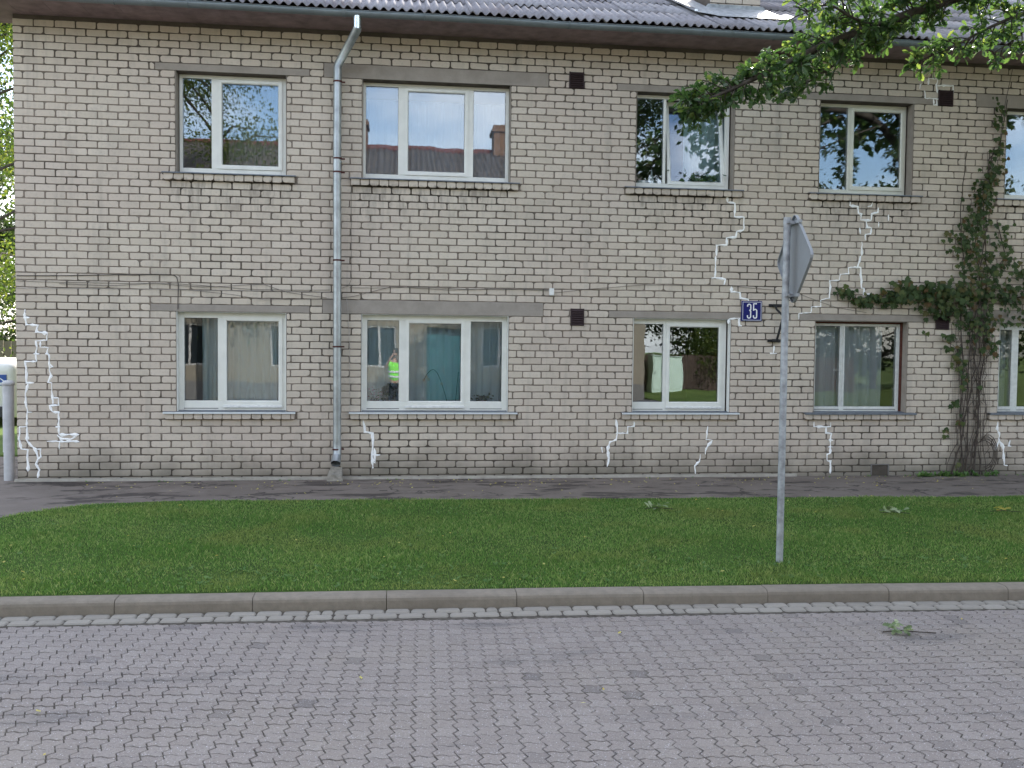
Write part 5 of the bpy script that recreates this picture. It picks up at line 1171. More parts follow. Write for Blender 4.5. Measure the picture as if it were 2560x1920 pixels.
# vine on the wall --------------------------------------------------
vine = thing('climbing_vine', 'climbing vine with dark stems and a leafy band across the right end of the wall', 'vine', (8.5, 12.72, 0.13))
rv = random.Random(9)
vp = [(0, 0.0), (0.28, -0.02), (0.50, 0.22), (0.34, 0.36), (0.44, 0.66), (0.20, 0.60), (0.0, 1.0), (-0.20, 0.60), (-0.44, 0.66), (-0.34, 0.36), (-0.50, 0.22), (-0.28, -0.02)]
vv = [(0, 0.38, 0.0)] + [(x, y, -0.10 * abs(x) - 0.05 * y * y) for x, y in vp]; nv = len(vp); vf = [(0, 1 + i, 1 + (i + 1) % nv) for i in range(nv)]
LP, LD, LN, LS = [], [], [], []
def spray(a_, b_, r_, n_, s0=0.05, s1=0.095, yd=0.14):
    for q in range(int(n_ * (0.62 if a_[1] > 3.0 or a_[0] > 8.15 else 0.85))):
        t = rv.random(); x = a_[0] + (b_[0]-a_[0]) * t + rv.gauss(0, r_); z = a_[1] + (b_[1]-a_[1]) * t + rv.gauss(0, r_ * 0.9)
        y = WY - 0.03 - abs(rv.gauss(0, yd * 0.5)); LP.append((x, y, z))
        LD.append((rv.gauss(0, 0.5), rv.gauss(-0.15, 0.3), -1 + rv.gauss(0, 0.35))); LN.append((rv.gauss(0, 0.4), -1, 0.55 + rv.gauss(0, 0.3))); LS.append(rv.uniform(s0, s1))
spray((8.72, 5.68), (8.78, 5.2), 0.05, 34); spray((8.80, 5.3), (8.83, 4.7), 0.045, 44); spray((8.62, 4.9), (8.75, 4.6), 0.07, 22)
spray((8.75, 4.7), (8.50, 4.2), 0.08, 110); spray((8.60, 4.45), (8.35, 3.75), 0.11, 170); spray((8.40, 3.9), (8.25, 3.4), 0.14, 120); spray((8.10, 3.75), (8.0, 3.6), 0.07, 18)
spray((8.3, 3.4), (8.55, 3.0), 0.15, 130); spray((8.75, 3.9), (9.1, 3.2), 0.09, 70); spray((9.0, 3.5), (9.5, 2.9), 0.14, 90); spray((8.6, 3.5), (8.9, 3.0), 0.12, 90)
spray((6.36, 2.86), (6.62, 2.74), 0.045, 42, 0.06, 0.10); spray((6.62, 2.72), (7.35, 2.78), 0.055, 120, 0.06, 0.10); spray((7.2, 2.86), (8.3, 2.84), 0.095, 320, 0.06, 0.11, 0.24); spray((7.75, 2.62), (8.3, 2.6), 0.07, 80, 0.06, 0.11, 0.2)
spray((8.2, 2.85), (9.6, 2.85), 0.15, 340, 0.06, 0.105, 0.2); spray((8.2, 2.5), (9.4, 2.5), 0.10, 110); spray((8.4, 2.5), (8.7, 2.0), 0.10, 105)
spray((8.07, 2.25), (8.10, 2.0), 0.045, 24); spray((8.2, 1.95), (8.35, 1.5), 0.06, 60); spray((8.72, 2.2), (8.75, 1.9), 0.04, 20); spray((8.12, 1.25), (8.25, 1.2), 0.03, 9); spray((8.05, 0.85), (8.07, 0.75), 0.03, 9); spray((8.25, 1.0), (8.35, 0.9), 0.03, 8)
spray((8.2, 0.4), (8.5, 0.2), 0.05, 8); spray((7.6, 2.28), (7.66, 2.22), 0.03, 4)
place_leaves('foliage', vv, vf, M['vine_leaf'], LP, LD, LN, LS, vine, 300, 'leaf', [p[0] + (0 if p[2] > 2.4 else 3) for p in LP])
mb = MB()
for q in range(13):
    x0 = rv.gauss(8.50, 0.17); pts = [(x0 + rv.gauss(0, 0.03), WY - 0.03, 0.13)]
    z = 0.13; x = pts[0][0]; tx = rv.choice([8.22, 8.3, 8.4, 8.5, 8.6, 8.62, 8.65, 8.7]); top = rv.choice([2.6, 2.7, 2.9, 3.8, 4.8])
    while z < top: z += 0.16; x += (tx - x) * 0.1 + rv.gauss(0, 0.02); pts.append((x, WY - 0.03 - rv.random() * 0.03, z))
    r0 = rv.choice([0.004, 0.005, 0.007, 0.012]); mb.tube(pts, [r0 * (1 - 0.5 * i / len(pts)) for i in range(len(pts))], 5)
for q in range(22):
    x = rv.uniform(8.2, 8.75); z = rv.uniform(0.4, 2.3); pts = [(x, WY - 0.02, z)]
    for k in range(rv.randint(4, 9)): x += rv.gauss(0.0, 0.045); z += rv.uniform(0.03, 0.12); pts.append((x, WY - 0.02 - rv.random() * 0.02, z))
    mb.tube(pts, 0.0035, 4)
for an in (0, 1, 2, 3): mb.tube([(8.7 + 0.16 * math.cos(t) + 0.02 * an, WY - 0.04, 0.45 + (0.2 + 0.03 * an) * math.sin(t)) for t in np.linspace(2.2, -1.5, 10)], 0.006, 4)
for pth in ([(8.62, 4.8), (8.80, 5.0), (8.86, 5.4), (8.90, 5.7)], [(8.5, 2.75), (8.0, 2.82), (7.4, 2.83), (6.9, 2.75), (6.6, 2.74), (6.38, 2.88)], [(8.6, 2.7), (9.2, 2.8), (9.8, 2.9)], [(8.6, 3.0), (8.45, 3.5), (8.5, 4.0), (8.62, 4.6), (8.72, 5.0)], [(8.65, 3.0), (8.95, 3.4), (8.8, 3.9)]):
    mb.tube([(x, WY - 0.04, z) for x, z in pth], 0.008, 5)
mb.obj('stem', M['vine_stem'], vine)
net = MB()
for q in range(20): x = 8.18 + q * 0.0315; net.tube([(x, WY - 0.016, 0.14), (x + rv.gauss(0, 0.008), WY - 0.018, 1.2), (x + rv.gauss(0, 0.01), WY - 0.016, 2.45)], 0.0016, 3, caps=False)
for q in range(70): z = 0.16 + q * 0.033; net.tube([(8.17, WY - 0.018, z), (8.8, WY - 0.017, z + rv.gauss(0, 0.006))], 0.0014, 3, caps=False)
o = net.obj('wire_netting', M['cable_grey']); tag(o, 'grey wire netting on the wall that carries the vine stems', 'netting')

# twigs with torn leaves on the ground
rt_ = random.Random(4)
def ground_twig(x, y, z, n_, label, s_=0.09, tail=None):
    t = thing('fallen_oak_twig', label, 'twig', (x, y, z), 'oak twigs fallen on lawn and street')
    mb = MB(); mb.tube([(x - 0.12, y + 0.03, z + 0.006), (x, y, z + 0.02), (x + 0.13, y - 0.02, z + 0.012), (x + (tail or 0.2), y - 0.03, z + 0.006)], 0.004, 5); mb.obj('twig', M['bark'], t)
    P, D, N, Sz = [], [], [], []
    for q in range(n_):
        P.append((x + rt_.gauss(0, 0.05), y + rt_.gauss(0, 0.03), z + rt_.uniform(0.012, 0.055))); D.append((rt_.gauss(0, 1), rt_.gauss(0, 0.6), rt_.gauss(0.1, 0.25))); N.append((rt_.gauss(0, 0.4), rt_.gauss(-0.3, 0.4), 1)); Sz.append(rt_.uniform(s_ * 0.8, s_ * 1.2))
    place_leaves('foliage', ov, of, M['twig_leaf'] if n_ != 7 else M['yellow_leaf'], P, D, N, Sz, t, n_, 'leaf')
ground_twig(2.886, 10.03, 0.165, 12, 'withered oak twig on the lawn left of the sign pole, nearest the lower window')
ground_twig(5.46, 9.59, 0.165, 15, 'green oak twig on the lawn right of the sign pole')
ground_twig(6.79, 9.60, 0.165, 7, 'yellowed oak twig on the lawn at the right edge')
ground_twig(3.50, 5.98, 0.004, 16, 'green oak twig with a bare stem lying on the paved street', 0.07, 0.24)

# ------------------------------------------------------------------ curtains and things on the inner sills
rcu = random.Random(13)
def curtain(x0, x1, z0, z1, y, mat, label, folds=9, amp=0.022, flare=0.0):
    nx_, nz_ = folds * 8, 6; v = []; ph = [rcu.uniform(0, 6.28) for _ in range(4)]
    for k in range(nz_ + 1):
        t = k / nz_
        for i in range(nx_ + 1):
            s_ = i / nx_; a_ = amp * (0.7 + 0.6 * (1 - t)) * (math.sin(2*PI*folds*s_ + ph[0] + 0.5 * math.sin(s_*5+ph[1])) + 0.4 * math.sin(2*PI*folds*2.3*s_ + ph[2]))
            v.append((x0 + (x1 - x0) * (0.5 + (s_ - 0.5) * (1 + flare * (1 - t))), y + a_, z0 + (z1 - z0) * t))
    mb = MB(); mb.add(v, [(k*(nx_+1)+i, k*(nx_+1)+i+1, (k+1)*(nx_+1)+i+1, (k+1)*(nx_+1)+i) for k in range(nz_) for i in range(nx_)], True)
    o = mb.obj('curtain', M[mat]); tag(o, label, 'curtain'); return o
YC = WY + 0.30
curtain(-2.52, -1.50, 1.0, 2.42, YC - 0.05, 'sheer_grey', 'grey curtain in the lower left window with loose vertical folds', 8, 0.028, 0.05)
curtain(-2.70, -2.50, 1.0, 2.42, YC + 0.05, 'sheer_grey', 'dim curtain edge behind the narrow pane of the lower left window', 2, 0.02)
curtain(-0.55, 1.55, 1.0, 2.42, YC, 'sheer_grey', 'grey net curtain across the wide lower window behind the orchid', 15, 0.022)
curtain(6.00, 7.22, 1.0, 2.42, YC - 0.02, 'sheer_pale', 'pale blue net curtain in the old wooden lower window', 7, 0.03)
curtain(8.95, 9.35, 1.0, 2.42, YC, 'sheer_pale', 'pale net curtain in the last lower window beside the vine', 3, 0.03)
curtain(-0.56, 1.56, 4.2, 5.42, YC + 0.1, 'sheer_lace', 'white lace curtain with a scalloped top in the wide upper window', 14, 0.02)
curtain(4.15, 4.78, 4.2, 5.62, YC + 0.22, 'sheer_grey', 'grey-green curtain behind the tilted sash of the upper window', 5, 0.03)
curtain(-2.35, -1.6, 4.2, 5.5, YC + 0.1, 'sheer_dark', 'thin curtain in the upper left window that mirrors trees', 9, 0.02)
SZL = LB + 0.06; SZU = UB + 0.06; YP = WY + 0.245
rq = random.Random(3)
def pot(mb, x, y, z, r_=0.06, h=0.09): mb.lathe([(r_ * 0.7, 0), (r_ * 0.95, h * 0.85), (r_ * 1.1, h * 0.85), (r_ * 1.1, h), (r_ * 0.9, h), (0.001, h * 0.9)], x, y, z, 14)
orc = thing('potted_orchid', 'orchid with an arching flower stem in the wide lower window', 'plant', (0.72, YP, SZL))
mb = MB(); pot(mb, 0.72, YP, SZL, 0.06, 0.08); mb.obj('pot', M['terracotta'], orc)
mb = MB(); mb.tube(bend_path([(0.68, YP, SZL + 0.08), (0.62, YP - 0.02, SZL + 0.28), (0.55, YP - 0.02, SZL + 0.46), (0.48, YP - 0.02, SZL + 0.53), (0.40, YP - 0.02, SZL + 0.47), (0.35, YP - 0.02, SZL + 0.38)]), 0.004, 5); mb.tube([(0.80, YP, SZL + 0.06), (0.82, YP, SZL + 0.3), (0.84, YP, SZL + 0.5)], 0.004, 5); mb.obj('flower_stem', M['orchid_leaf'], orc)
mb = MB()
for x, z in ((0.35, 0.38), (0.39, 0.42), (0.42, 0.39), (0.60, 0.33)):
    for k in range(5): an = 2*PI*k/5; mb.add([(x, YP - 0.03, SZL + z), (x + 0.018*math.cos(an), YP - 0.035, SZL + z + 0.018*math.sin(an)), (x + 0.026*math.cos(an+0.4), YP - 0.03, SZL + z + 0.026*math.sin(an+0.4)), (x + 0.018*math.cos(an+0.8), YP - 0.035, SZL + z + 0.018*math.sin(an+0.8))], [(0, 1, 2, 3)])
mb.obj('blossom', M['petal'], orc)
def leafy(label, x, z0, n_, h, spread, mat='orchid_leaf', potc='terracotta', name='potted_plant', s_=(0.05, 0.09), flowers=0):
    t = thing(name, label, 'plant', (x, YP, z0)); mb = MB(); pot(mb, x, YP, z0); mb.obj('pot', M[potc], t); mb = MB(); mb.tube([(x, YP, z0 + 0.05), (x, YP, z0 + h * 0.7)], 0.005, 5); mb.obj('stem', M['orchid_leaf'], t)
    P = [(x + rq.gauss(0, spread), YP + rq.gauss(0, spread * 0.5), z0 + 0.09 + rq.random() * h) for _ in range(n_)]
    place_leaves('foliage', vv, vf, M[mat], P, [(rq.gauss(0, 1), rq.gauss(0, 1), rq.gauss(0.3, 0.6)) for _ in P], [(rq.gauss(0, .5), -0.7, 1) for _ in P], [rq.uniform(*s_) for _ in P], t)
    if flowers:
        mb = MB()
        for q in range(flowers): xx, zz2 = x + rq.gauss(0, spread), z0 + 0.12 + h * rq.random(); mb.add([(xx, YP - 0.05, zz2), (xx + 0.012, YP - 0.05, zz2 + 0.006), (xx, YP - 0.05, zz2 + 0.018), (xx - 0.012, YP - 0.05, zz2 + 0.006)], [(0, 1, 2, 3)])
        mb.obj('blossom', M['petal_pink'], t)
P_ = [];  mb = MB()
for k in range(7):
    an = rq.uniform(0.1, PI - 0.1); L = rq.uniform(0.12, 0.2); d = Vector((math.cos(an), 0.15 * rq.uniform(-1, 1), math.sin(an) * 0.45)); b = Vector((0.72, YP, SZL + 0.08)); s_ = Vector((0, 1, 0.0)) * 0.022
    mb.add([b - s_ * 0.4, b + s_ * 0.4, b + d * L * 0.5 + s_, b + d * L * 0.5 - s_, b + d * L - Vector((0, 0, 0.02))], [(0, 1, 2, 3), (3, 2, 4)])
mb.obj('broad_leaves', M['orchid_leaf'], orc)
leafy('bushy green plant in a terracotta pot at the left of the wide lower window', -0.11, SZL, 70, 0.22, 0.07)
leafy('small plant with pink blossoms in the left corner of the wide lower window', -0.34, SZL, 24, 0.16, 0.05, flowers=14, s_=(0.02, 0.04))
leafy('low plant in a pot at the right of the wide lower window', 1.18, SZL, 30, 0.08, 0.06, s_=(0.04, 0.06))
leafy('leafy plant on the sill behind the tilted upper window', 4.28, SZU, 90, 0.16, 0.16, s_=(0.05, 0.09))
orn = thing('white_ornament', 'white pointed ornament on the sill of the tilted upper window', 'ornament', (3.55, YP, SZU))
mb = MB(); mb.lathe([(0.07, 0), (0.075, 0.03), (0.04, 0.05), (0.03, 0.10), (0.012, 0.16), (0.006, 0.24), (0.001, 0.26)], 3.60, YP - 0.02, SZU, 12)
for k in range(7): an = k * 0.9; mb.tube([(3.60, YP - 0.02, SZU + 0.05), (3.60 + 0.10 * math.cos(an), YP - 0.02, SZU + 0.07 + 0.045 * math.sin(an))], [0.012, 0.003], 5)
mb.obj('spire', M['ceramic'], orn)
mb = MB(); mb.lathe([(0.05, 0), (0.08, 0.05), (0.075, 0.08), (0.001, 0.07)], 3.47, YP, SZU, 14); mb.obj('bowl', M['ceramic'], orn)
lamp = thing('ceiling_lamp', 'white dome ceiling lamp seen through the upper left window', 'lamp', (-1.95, 14.2, 5.42))
mb = MB(); mb.lathe([(0.02, 0.16), (0.10, 0.14), (0.19, 0.06), (0.22, 0.0), (0.21, -0.005), (0.001, 0.02)], -1.95, 14.2, 5.42, 20); mb.obj('shade', M['ceramic'], lamp)
mb = MB(); mb.tube([(-1.95, 14.2, 5.56), (-1.95, 14.2, 5.83)], 0.008, 6); mb.obj('cord', M['cable_pale'], lamp)

# ------------------------------------------------------------------ van beyond the left corner
van = thing('parked_van', 'white van with a blue panel parked beyond the left corner of the house', 'van', (-9.15, 21.8, 0.16))
def loft(mb, secs, smooth=True):
    n_ = len(secs[0]); b = [p for s_ in secs for p in s_]
    mb.add(b, [(k*n_+i, k*n_+(i+1) % n_, (k+1)*n_+(i+1) % n_, (k+1)*n_+i) for k in range(len(secs) - 1) for i in range(n_)] + [tuple(range(n_))[::-1], tuple(range((len(secs)-1)*n_, len(secs)*n_))], smooth)
def vsec(y, w, z0, z1, r_=0.12):
    P = []; cx_ = -9.03
    for sx, sz, a0 in ((1, -1, -90), (1, 1, 0), (-1, 1, 90), (-1, -1, 180)):
        rr = r_ if sz > 0 else 0.06; zc_ = (z1 - rr) if sz > 0 else (z0 + rr)
        for t in (0, 30, 60, 90): an = rad(a0 + t); P.append((cx_ + sx * (w/2 - rr) + rr * math.cos(an), y, zc_ + rr * math.sin(an)))
    return P
mb = MB(); loft(mb, [vsec(20.62, 1.66, 0.42, 1.44), vsec(20.68, 1.84, 0.36, 1.50), vsec(21.0, 1.90, 0.34, 1.55), vsec(23.2, 1.90, 0.34, 1.60), vsec(23.7, 1.84, 0.34, 1.52), vsec(24.5, 1.8, 0.34, 1.05), vsec(25.1, 1.7, 0.36, 0.95), vsec(25.25, 1.5, 0.42, 0.85)]); mb.obj('body', M['car_white'], van)
mb = MB(); mb.box(-9.92, -8.14, 20.54, 20.70, 0.36, 0.60, 0.03); mb.obj('bumper', M['bumper'], van)
mb = MB(); mb.box(-9.75, -8.90, 20.615, 20.625, 1.0, 1.34, 0.02) if False else mb.box(-9.78, -8.95, 20.60, 20.64, 1.02, 1.36, 0.01); mb.obj('rear_window', M['dark_glass'], van)
mb = MB(); mb.box(-8.66, -8.235, 20.600, 20.618, 1.045, 1.275, 0.003); bp = mb.obj('blue_panel', M['car_blue'], van)
mb = MB(); mb.add([(-8.55, 20.598, 1.14), (-8.40, 20.598, 1.235), (-8.27, 20.598, 1.14), (-8.30, 20.598, 1.14), (-8.40, 20.598, 1.215), (-8.50, 20.598, 1.14)], [(0, 1, 4, 5), (1, 2, 3, 4)]); mb.box(-8.60, -8.27, 20.5975, 20.5995, 1.085, 1.105); mb.box(-8.60, -8.27, 20.5975, 20.5995, 1.060, 1.072); mb.obj('emblem', M['enamel_white'], bp)
for sx in (-9.93, -8.20):
    mb = MB(); mb.box(sx, sx + 0.09, 20.60, 20.66, 0.72, 1.0, 0.01); mb.obj('tail_lamp', M['tail_lamp'], van)
for sx in (-9.96, -8.24):
    for y in (21.35, 24.3):
        mb = MB(); pf = [(0.20, -0.09), (0.29, -0.09), (0.31, -0.06), (0.31, 0.06), (0.29, 0.09), (0.20, 0.09), (0.20, -0.09)]
        for k in range(20):
            for r_, w_ in pf[:-1]: an = 2*PI*k/20; mb.v.append((sx + 0.09 + w_, y + r_ * math.cos(an), 0.47 + r_ * math.sin(an)))
        n_ = 6; mb.f = [(k*n_+i, k*n_+(i+1) % n_, ((k+1) % 20)*n_+(i+1) % n_, ((k+1) % 20)*n_+i) for k in range(20) for i in range(n_)]; mb.sm = [True] * len(mb.f)
        wh = mb.obj('wheel', M['rubber'], van); mb = MB(); mb.tube([(sx + 0.02, y, 0.47), (sx + 0.16, y, 0.47)], 0.2, 16); mb.obj('rim', M['rim'], wh)

# ------------------------------------------------------------------ trees
lv = [(0, 0, 0), (0.28, 0.5, 0.06), (0, 1, 0), (-0.28, 0.5, 0.06)]; lf = [(0, 1, 2, 3)]
def tree(name, label, x, y, h, r_, mat, nl, z0=0.1, seed=1, bare=0.3, leaf=(0.10, 0.2), squash=1.0, group=None, droop=0.0):
    rr = random.Random(seed); nr = np.random.default_rng(seed); t = thing(name, label, 'tree', (x, y, z0), group)
    mb = MB(); top = Vector((x + rr.uniform(-0.3, 0.3), y, z0 + h * 0.92))
    tp = bend_path([(x, y, z0 - 0.1), (x + rr.uniform(-.15, .15), y, z0 + h * 0.3), (x + rr.uniform(-.2, .2), y, z0 + h * 0.6), top], 4); mb.tube(tp, [0.02 + h * 0.017 * (1 - i / len(tp)) for i in range(len(tp))], 9); mb.obj('trunk', M['bark'], t)
    mb = MB(); ends = []
    for k in range(26):
        q = rr.uniform(bare, 0.95); b = Vector((x, y, z0 + h * q)); an = rr.uniform(0, 2*PI); L = r_ * (1 - max(0, (q - 0.45)) * 1.25) * rr.uniform(0.65, 1.05)
        e = b + Vector((math.cos(an) * L, math.sin(an) * L, L * rr.uniform(0.05, 0.55) * squash - droop)); mb.tube([b, b.lerp(e, 0.5) + Vector((0, 0, 0.15 * L)), e], [0.05, 0.03, 0.01], 5, caps=False)
        for s_ in range(3): ends.append(b.lerp(e, rr.uniform(0.45, 1.05)) + Vector((rr.gauss(0, .2), rr.gauss(0, .2), rr.gauss(0, .2))) * r_ * 0.3)
    mb.obj('limbs', M['bark'], t)
    E_ = np.array([list(e) for e in ends]); idx = nr.integers(0, len(E_), nl); sg_ = r_ * 0.17
    P = E_[idx] + nr.normal(0, 1, (nl, 3)) * sg_ * np.array([1, 1, 0.7]); D = nr.normal(0, 1, (nl, 3)); D[:, 2] -= 0.4 + droop; N = nr.normal(0, 0.6, (nl, 3)); N[:, 2] += 1
    place_leaves('foliage', lv, lf, M[mat], P, D, N, nr.uniform(leaf[0], leaf[1], nl), t)
    return t
tree('garden_tree', 'sunlit birch-like tree beyond the left corner of the house', -12.6, 30, 13.5, 4.2, 'far_leaf', 26000, 0.16, 3, 0.12, (0.09, 0.17), droop=0.3)
tree('garden_tree', 'darker tall tree behind the sunlit one at the left edge', -18.5, 41, 17, 6.0, 'dark_leaf', 16000, 0.16, 4, 0.15, (0.16, 0.3))
tree('garden_tree', 'low bushy tree behind the parked van', -12.8, 27.0, 4.6, 2.3, 'far_leaf', 12000, 0.16, 5, 0.05, (0.08, 0.15))
tree('street_tree', 'loose tree across the street mirrored in the upper left window', -6.2, -6.2, 13, 3.6, 'far_leaf', 22000, 0.05, 6, 0.2, (0.07, 0.14))
tree('street_tree', 'dense dark tree across the street mirrored in the tilted upper window', 10.9, -18.0, 14.6, 4.3, 'dark_leaf', 24000, 0.0, 7, 0.15, (0.14, 0.28))
tree('garden_tree', 'low bush behind the plank fence across the street', 15.6, -17.0, 4.2, 2.8, 'far_leaf', 10000, 0.0, 8, 0.1, (0.10, 0.2))
tree('street_tree', 'tall tree far left across the street', -15.0, -9, 14, 4.5, 'dark_leaf', 9000, 0.0, 9, 0.15, (0.16, 0.3))
tree('garden_tree', 'dark bushy tree behind the pale garden fence at the left edge', -15.6, 37.0, 6.5, 3.4, 'dark_leaf', 14000, 0.16, 15, 0.02, (0.14, 0.26))
for k, (tx, ty) in enumerate(((17.5, -20.5), (21.0, -19.5), (25.5, -21.0), (30.0, -20.0))):  # trees added to block the sky mirrored in the old wooden window
    tree('street_tree', ['leafy tree behind the plank fence, nearest to its left end', 'leafy tree behind the middle of the plank fence', 'leafy tree behind the right end of the plank fence', 'leafy tree beyond the far right end of the plank fence'][k], tx, ty, 9.5 + k * 0.7, 3.4, 'dark_leaf', 9000, 0.0, 30 + k, 0.06, (0.2, 0.38))
# garden fence behind the van
gf = thing('garden_fence', 'pale plank fence behind the parked van at the left edge', 'fence', (-13, 31, 0.16))
for q in range(26):
    x = -16.5 + q * 0.25; mb = MB(); mb.box(x, x + 0.22, 33.0, 33.03, 0.2, 2.0 + random.uniform(-0.02, 0.02)); mb.obj('plank', M['house_wall'], gf)
mb = MB(); mb.box(-16.6, -10, 33.032, 33.08, 0.6, 0.68); mb.box(-16.6, -10, 33.032, 33.08, 1.5, 1.58); mb.obj('rail', M['house_wall'], gf)

# ------------------------------------------------------------------ across the street (seen mirrored in the panes)
hs = thing('opposite_house', 'yellowish house across the street with a steep reddish corrugated roof', 'building', (0, -14, 0))
hx0, hx1, hy0, hy1 = -11.5, 9.2, -8.0, -20.0
mb = MB(); hol = [(-1.3, -0.1, 1.2, 2.68), (3.05, 4.3, 1.2, 2.68), (5.9, 7.1, 1.2, 2.68), (-4.6, -3.4, 1.2, 2.68), (-8, -6.8, 1.2, 2.68), (1.0, 2.25, 0.35, 2.65)]
grid_wall(mb, hx0, hx1, 0.6, 7.75, hy0, hol)
for f_ in range(len(mb.f)): mb.f[f_] = mb.f[f_][::-1]
mb.box(hx0, hx1, hy1, hy1 + 0.3, 0, 7.75); mb.box(hx0, hx0 + 0.3, hy1 + 0.3, hy0 - 0.01, 0, 7.75); mb.box(hx1 - 0.3, hx1, hy1 + 0.3, hy0 - 0.01, 0, 7.75)
for xx in (hx0, hx1 - 0.3):
    v = [(x, y, z) for x in (xx, xx + 0.3) for y, z in ((hy0 - 0.01, 7.75), (hy1, 7.75), (-14, 10.2))]; mb.add(v, [(0, 1, 2), (5, 4, 3), (0, 3, 4, 1), (1, 4, 5, 2), (2, 5, 3, 0)])
mb.obj('wall', M['house_wall'], hs)
mb = MB(); mb.box(hx0 - 0.02, 0.98, hy0 - 0.05, hy0 + 0.05, 0, 0.62); mb.box(2.27, hx1 + 0.02, hy0 - 0.05, hy0 + 0.05, 0, 0.62); mb.obj('plinth', M['plinth'], hs)
for x0, x1, z0, z1 in hol[:-1]:
    mb = MB(); mb.box(x0, x1, hy0 - 0.12, hy0 - 0.10, z0, z1); wn_ = mb.obj('window', M['dark_glass'], hs)
    mb = MB(); mb.box(x0, x0 + 0.06, hy0 - 0.099, hy0 - 0.04, z0, z1); mb.box(x1 - 0.06, x1, hy0 - 0.099, hy0 - 0.04, z0, z1); mb.box(x0 + 0.06, x1 - 0.06, hy0 - 0.099, hy0 - 0.04, z1 - 0.06, z1); mb.box(x0 + 0.06, x1 - 0.06, hy0 - 0.099, hy0 - 0.04, z0, z0 + 0.06); mb.box((x0+x1)/2 - 0.04, (x0+x1)/2 + 0.04, hy0 - 0.098, hy0 - 0.045, z0 + 0.06, z1 - 0.06); mb.obj('frame', M['cable_pale'], wn_)
mb = MB(); mb.box(1.0, 2.25, hy0 - 0.10, hy0 - 0.05, 0.0, 2.35); dr = mb.obj('door', M['teal'], hs); mb = MB(); mb.box(1.0, 2.25, hy0 - 0.12, hy0 - 0.08, 2.36, 2.65); mb.obj('fanlight', M['dark_glass'], dr); mb = MB(); mb.box(1.56, 1.60, hy0 - 0.05, hy0 + 0.0, 1.0, 1.2); mb.obj('handle', M['rim'], dr)
mb = MB(); X_ = np.arange(hx0 - 0.5, hx1 + 0.5, 0.035); v = []
for x in X_:
    z_ = 0.03 * math.sin(2 * PI * x / 0.21); v += [(x, -7.5, 7.72 + z_), (x, -14.0, 10.35 + z_), (x, -20.5, 7.72 + z_)]
mb.add(v, [(3*i+k, 3*i+3+k, 3*i+4+k, 3*i+1+k)[::-1] for i in range(len(X_) - 1) for k in (0, 1)], True); rf2 = mb.obj('roof', M['old_slate'], hs)
mb = MB(); mb.tube([(hx0 - 0.5, -14, 10.36), (hx1 + 0.5, -14, 10.36)], 0.13, 8); mb.obj('ridge_cap', M['red_ridge'], rf2)
for x0, x1 in ((-2.75, -1.35), (3.95, 5.35)):
    mb = MB(); mb.box(x0, x1, -14.6, -13.5, 9.6, 11.15, 0.01); mb.box(x0 - 0.08, x1 + 0.08, -14.68, -13.42, 11.15, 11.3, 0.01); mb.box(x0 - 0.02, x1 + 0.02, -14.62, -13.48, 11.3, 11.45, 0.01); mb.obj('chimney', M['old_brick'], rf2)
slab('opposite_lawn', [(9.6, -3.7), (9.6, -16), (40, -16), (40, -3.7)], 0.02, M['far_ground'], 0.1); slab('opposite_verge', [(-40, -3.7), (-40, -7.9), (9.5, -7.9), (9.5, -3.7)], 0.02, M['asphalt_road'], 0.1)
fc = thing('plank_fence', 'dark weathered plank fence across the street', 'fence', (15, -15.3, 0.02))
for q in range(90):
    x = 10.2 + q * 0.125; mb = MB(); zt2 = 1.62 + random.uniform(-0.04, 0.03); mb.add([(x, -15.3, 0.03), (x + 0.112, -15.3, 0.03), (x + 0.112, -15.3, zt2), (x + 0.056, -15.3, zt2 + 0.03), (x, -15.3, zt2), (x, -15.322, 0.03), (x + 0.112, -15.322, 0.03), (x + 0.112, -15.322, zt2), (x + 0.056, -15.322, zt2 + 0.03), (x, -15.322, zt2)], [(0, 1, 2, 3, 4)[::-1], (5, 6, 7, 8, 9), (0, 1, 6, 5), (1, 2, 7, 6), (2, 3, 8, 7), (3, 4, 9, 8), (4, 0, 5, 9)]); mb.obj('plank', M['fence_wood'], fc)
mb = MB(); mb.box(10.2, 21.4, -15.38, -15.324, 0.4, 0.48); mb.box(10.2, 21.4, -15.38, -15.324, 1.3, 1.38); mb.obj('rail', M['fence_wood'], fc)
cb_ = thing('utility_cabinet', 'pale green metal utility cabinet in front of the plank fence', 'cabinet', (12.0, -14.4, 0.02))
mb = MB(); mb.box(11.25, 12.6, -14.9, -14.2, 0.02, 1.56, 0.01); mb.box(11.2, 12.65, -14.95, -14.14, 1.565, 1.60, 0.01); mb.obj('housing', M['cabinet'], cb_)
for x0, x1 in ((11.3, 11.66), (11.69, 12.55)):
    mb = MB(); mb.box(x0, x1, -14.198, -14.18, 0.15, 1.5, 0.004); d_ = mb.obj('door', M['cabinet'], cb_); mb = MB(); mb.box(x0 + 0.05, x0 + 0.08, -14.178, -14.15, 0.8, 0.95); mb.obj('handle', M['black_iron'], d_)
lampost = thing('street_lamp', 'tall grey street lamp across the road at the left', 'street lamp', (-9.4, -2.9, 0.08))
mb = MB(); mb.tube([(-9.4, -2.9, 0.05), (-9.4, -2.9, 6.8)], [0.09, 0.05], 12); mb.obj('pole', M['galvanised'], lampost); mb = MB(); mb.lathe([(0.001, 0.25), (0.15, 0.2), (0.24, 0.02), (0.10, -0.12), (0.001, -0.16)], -9.4, -2.9, 6.95, 14); mb.obj('lamp_head', M['enamel_white'], lampost)

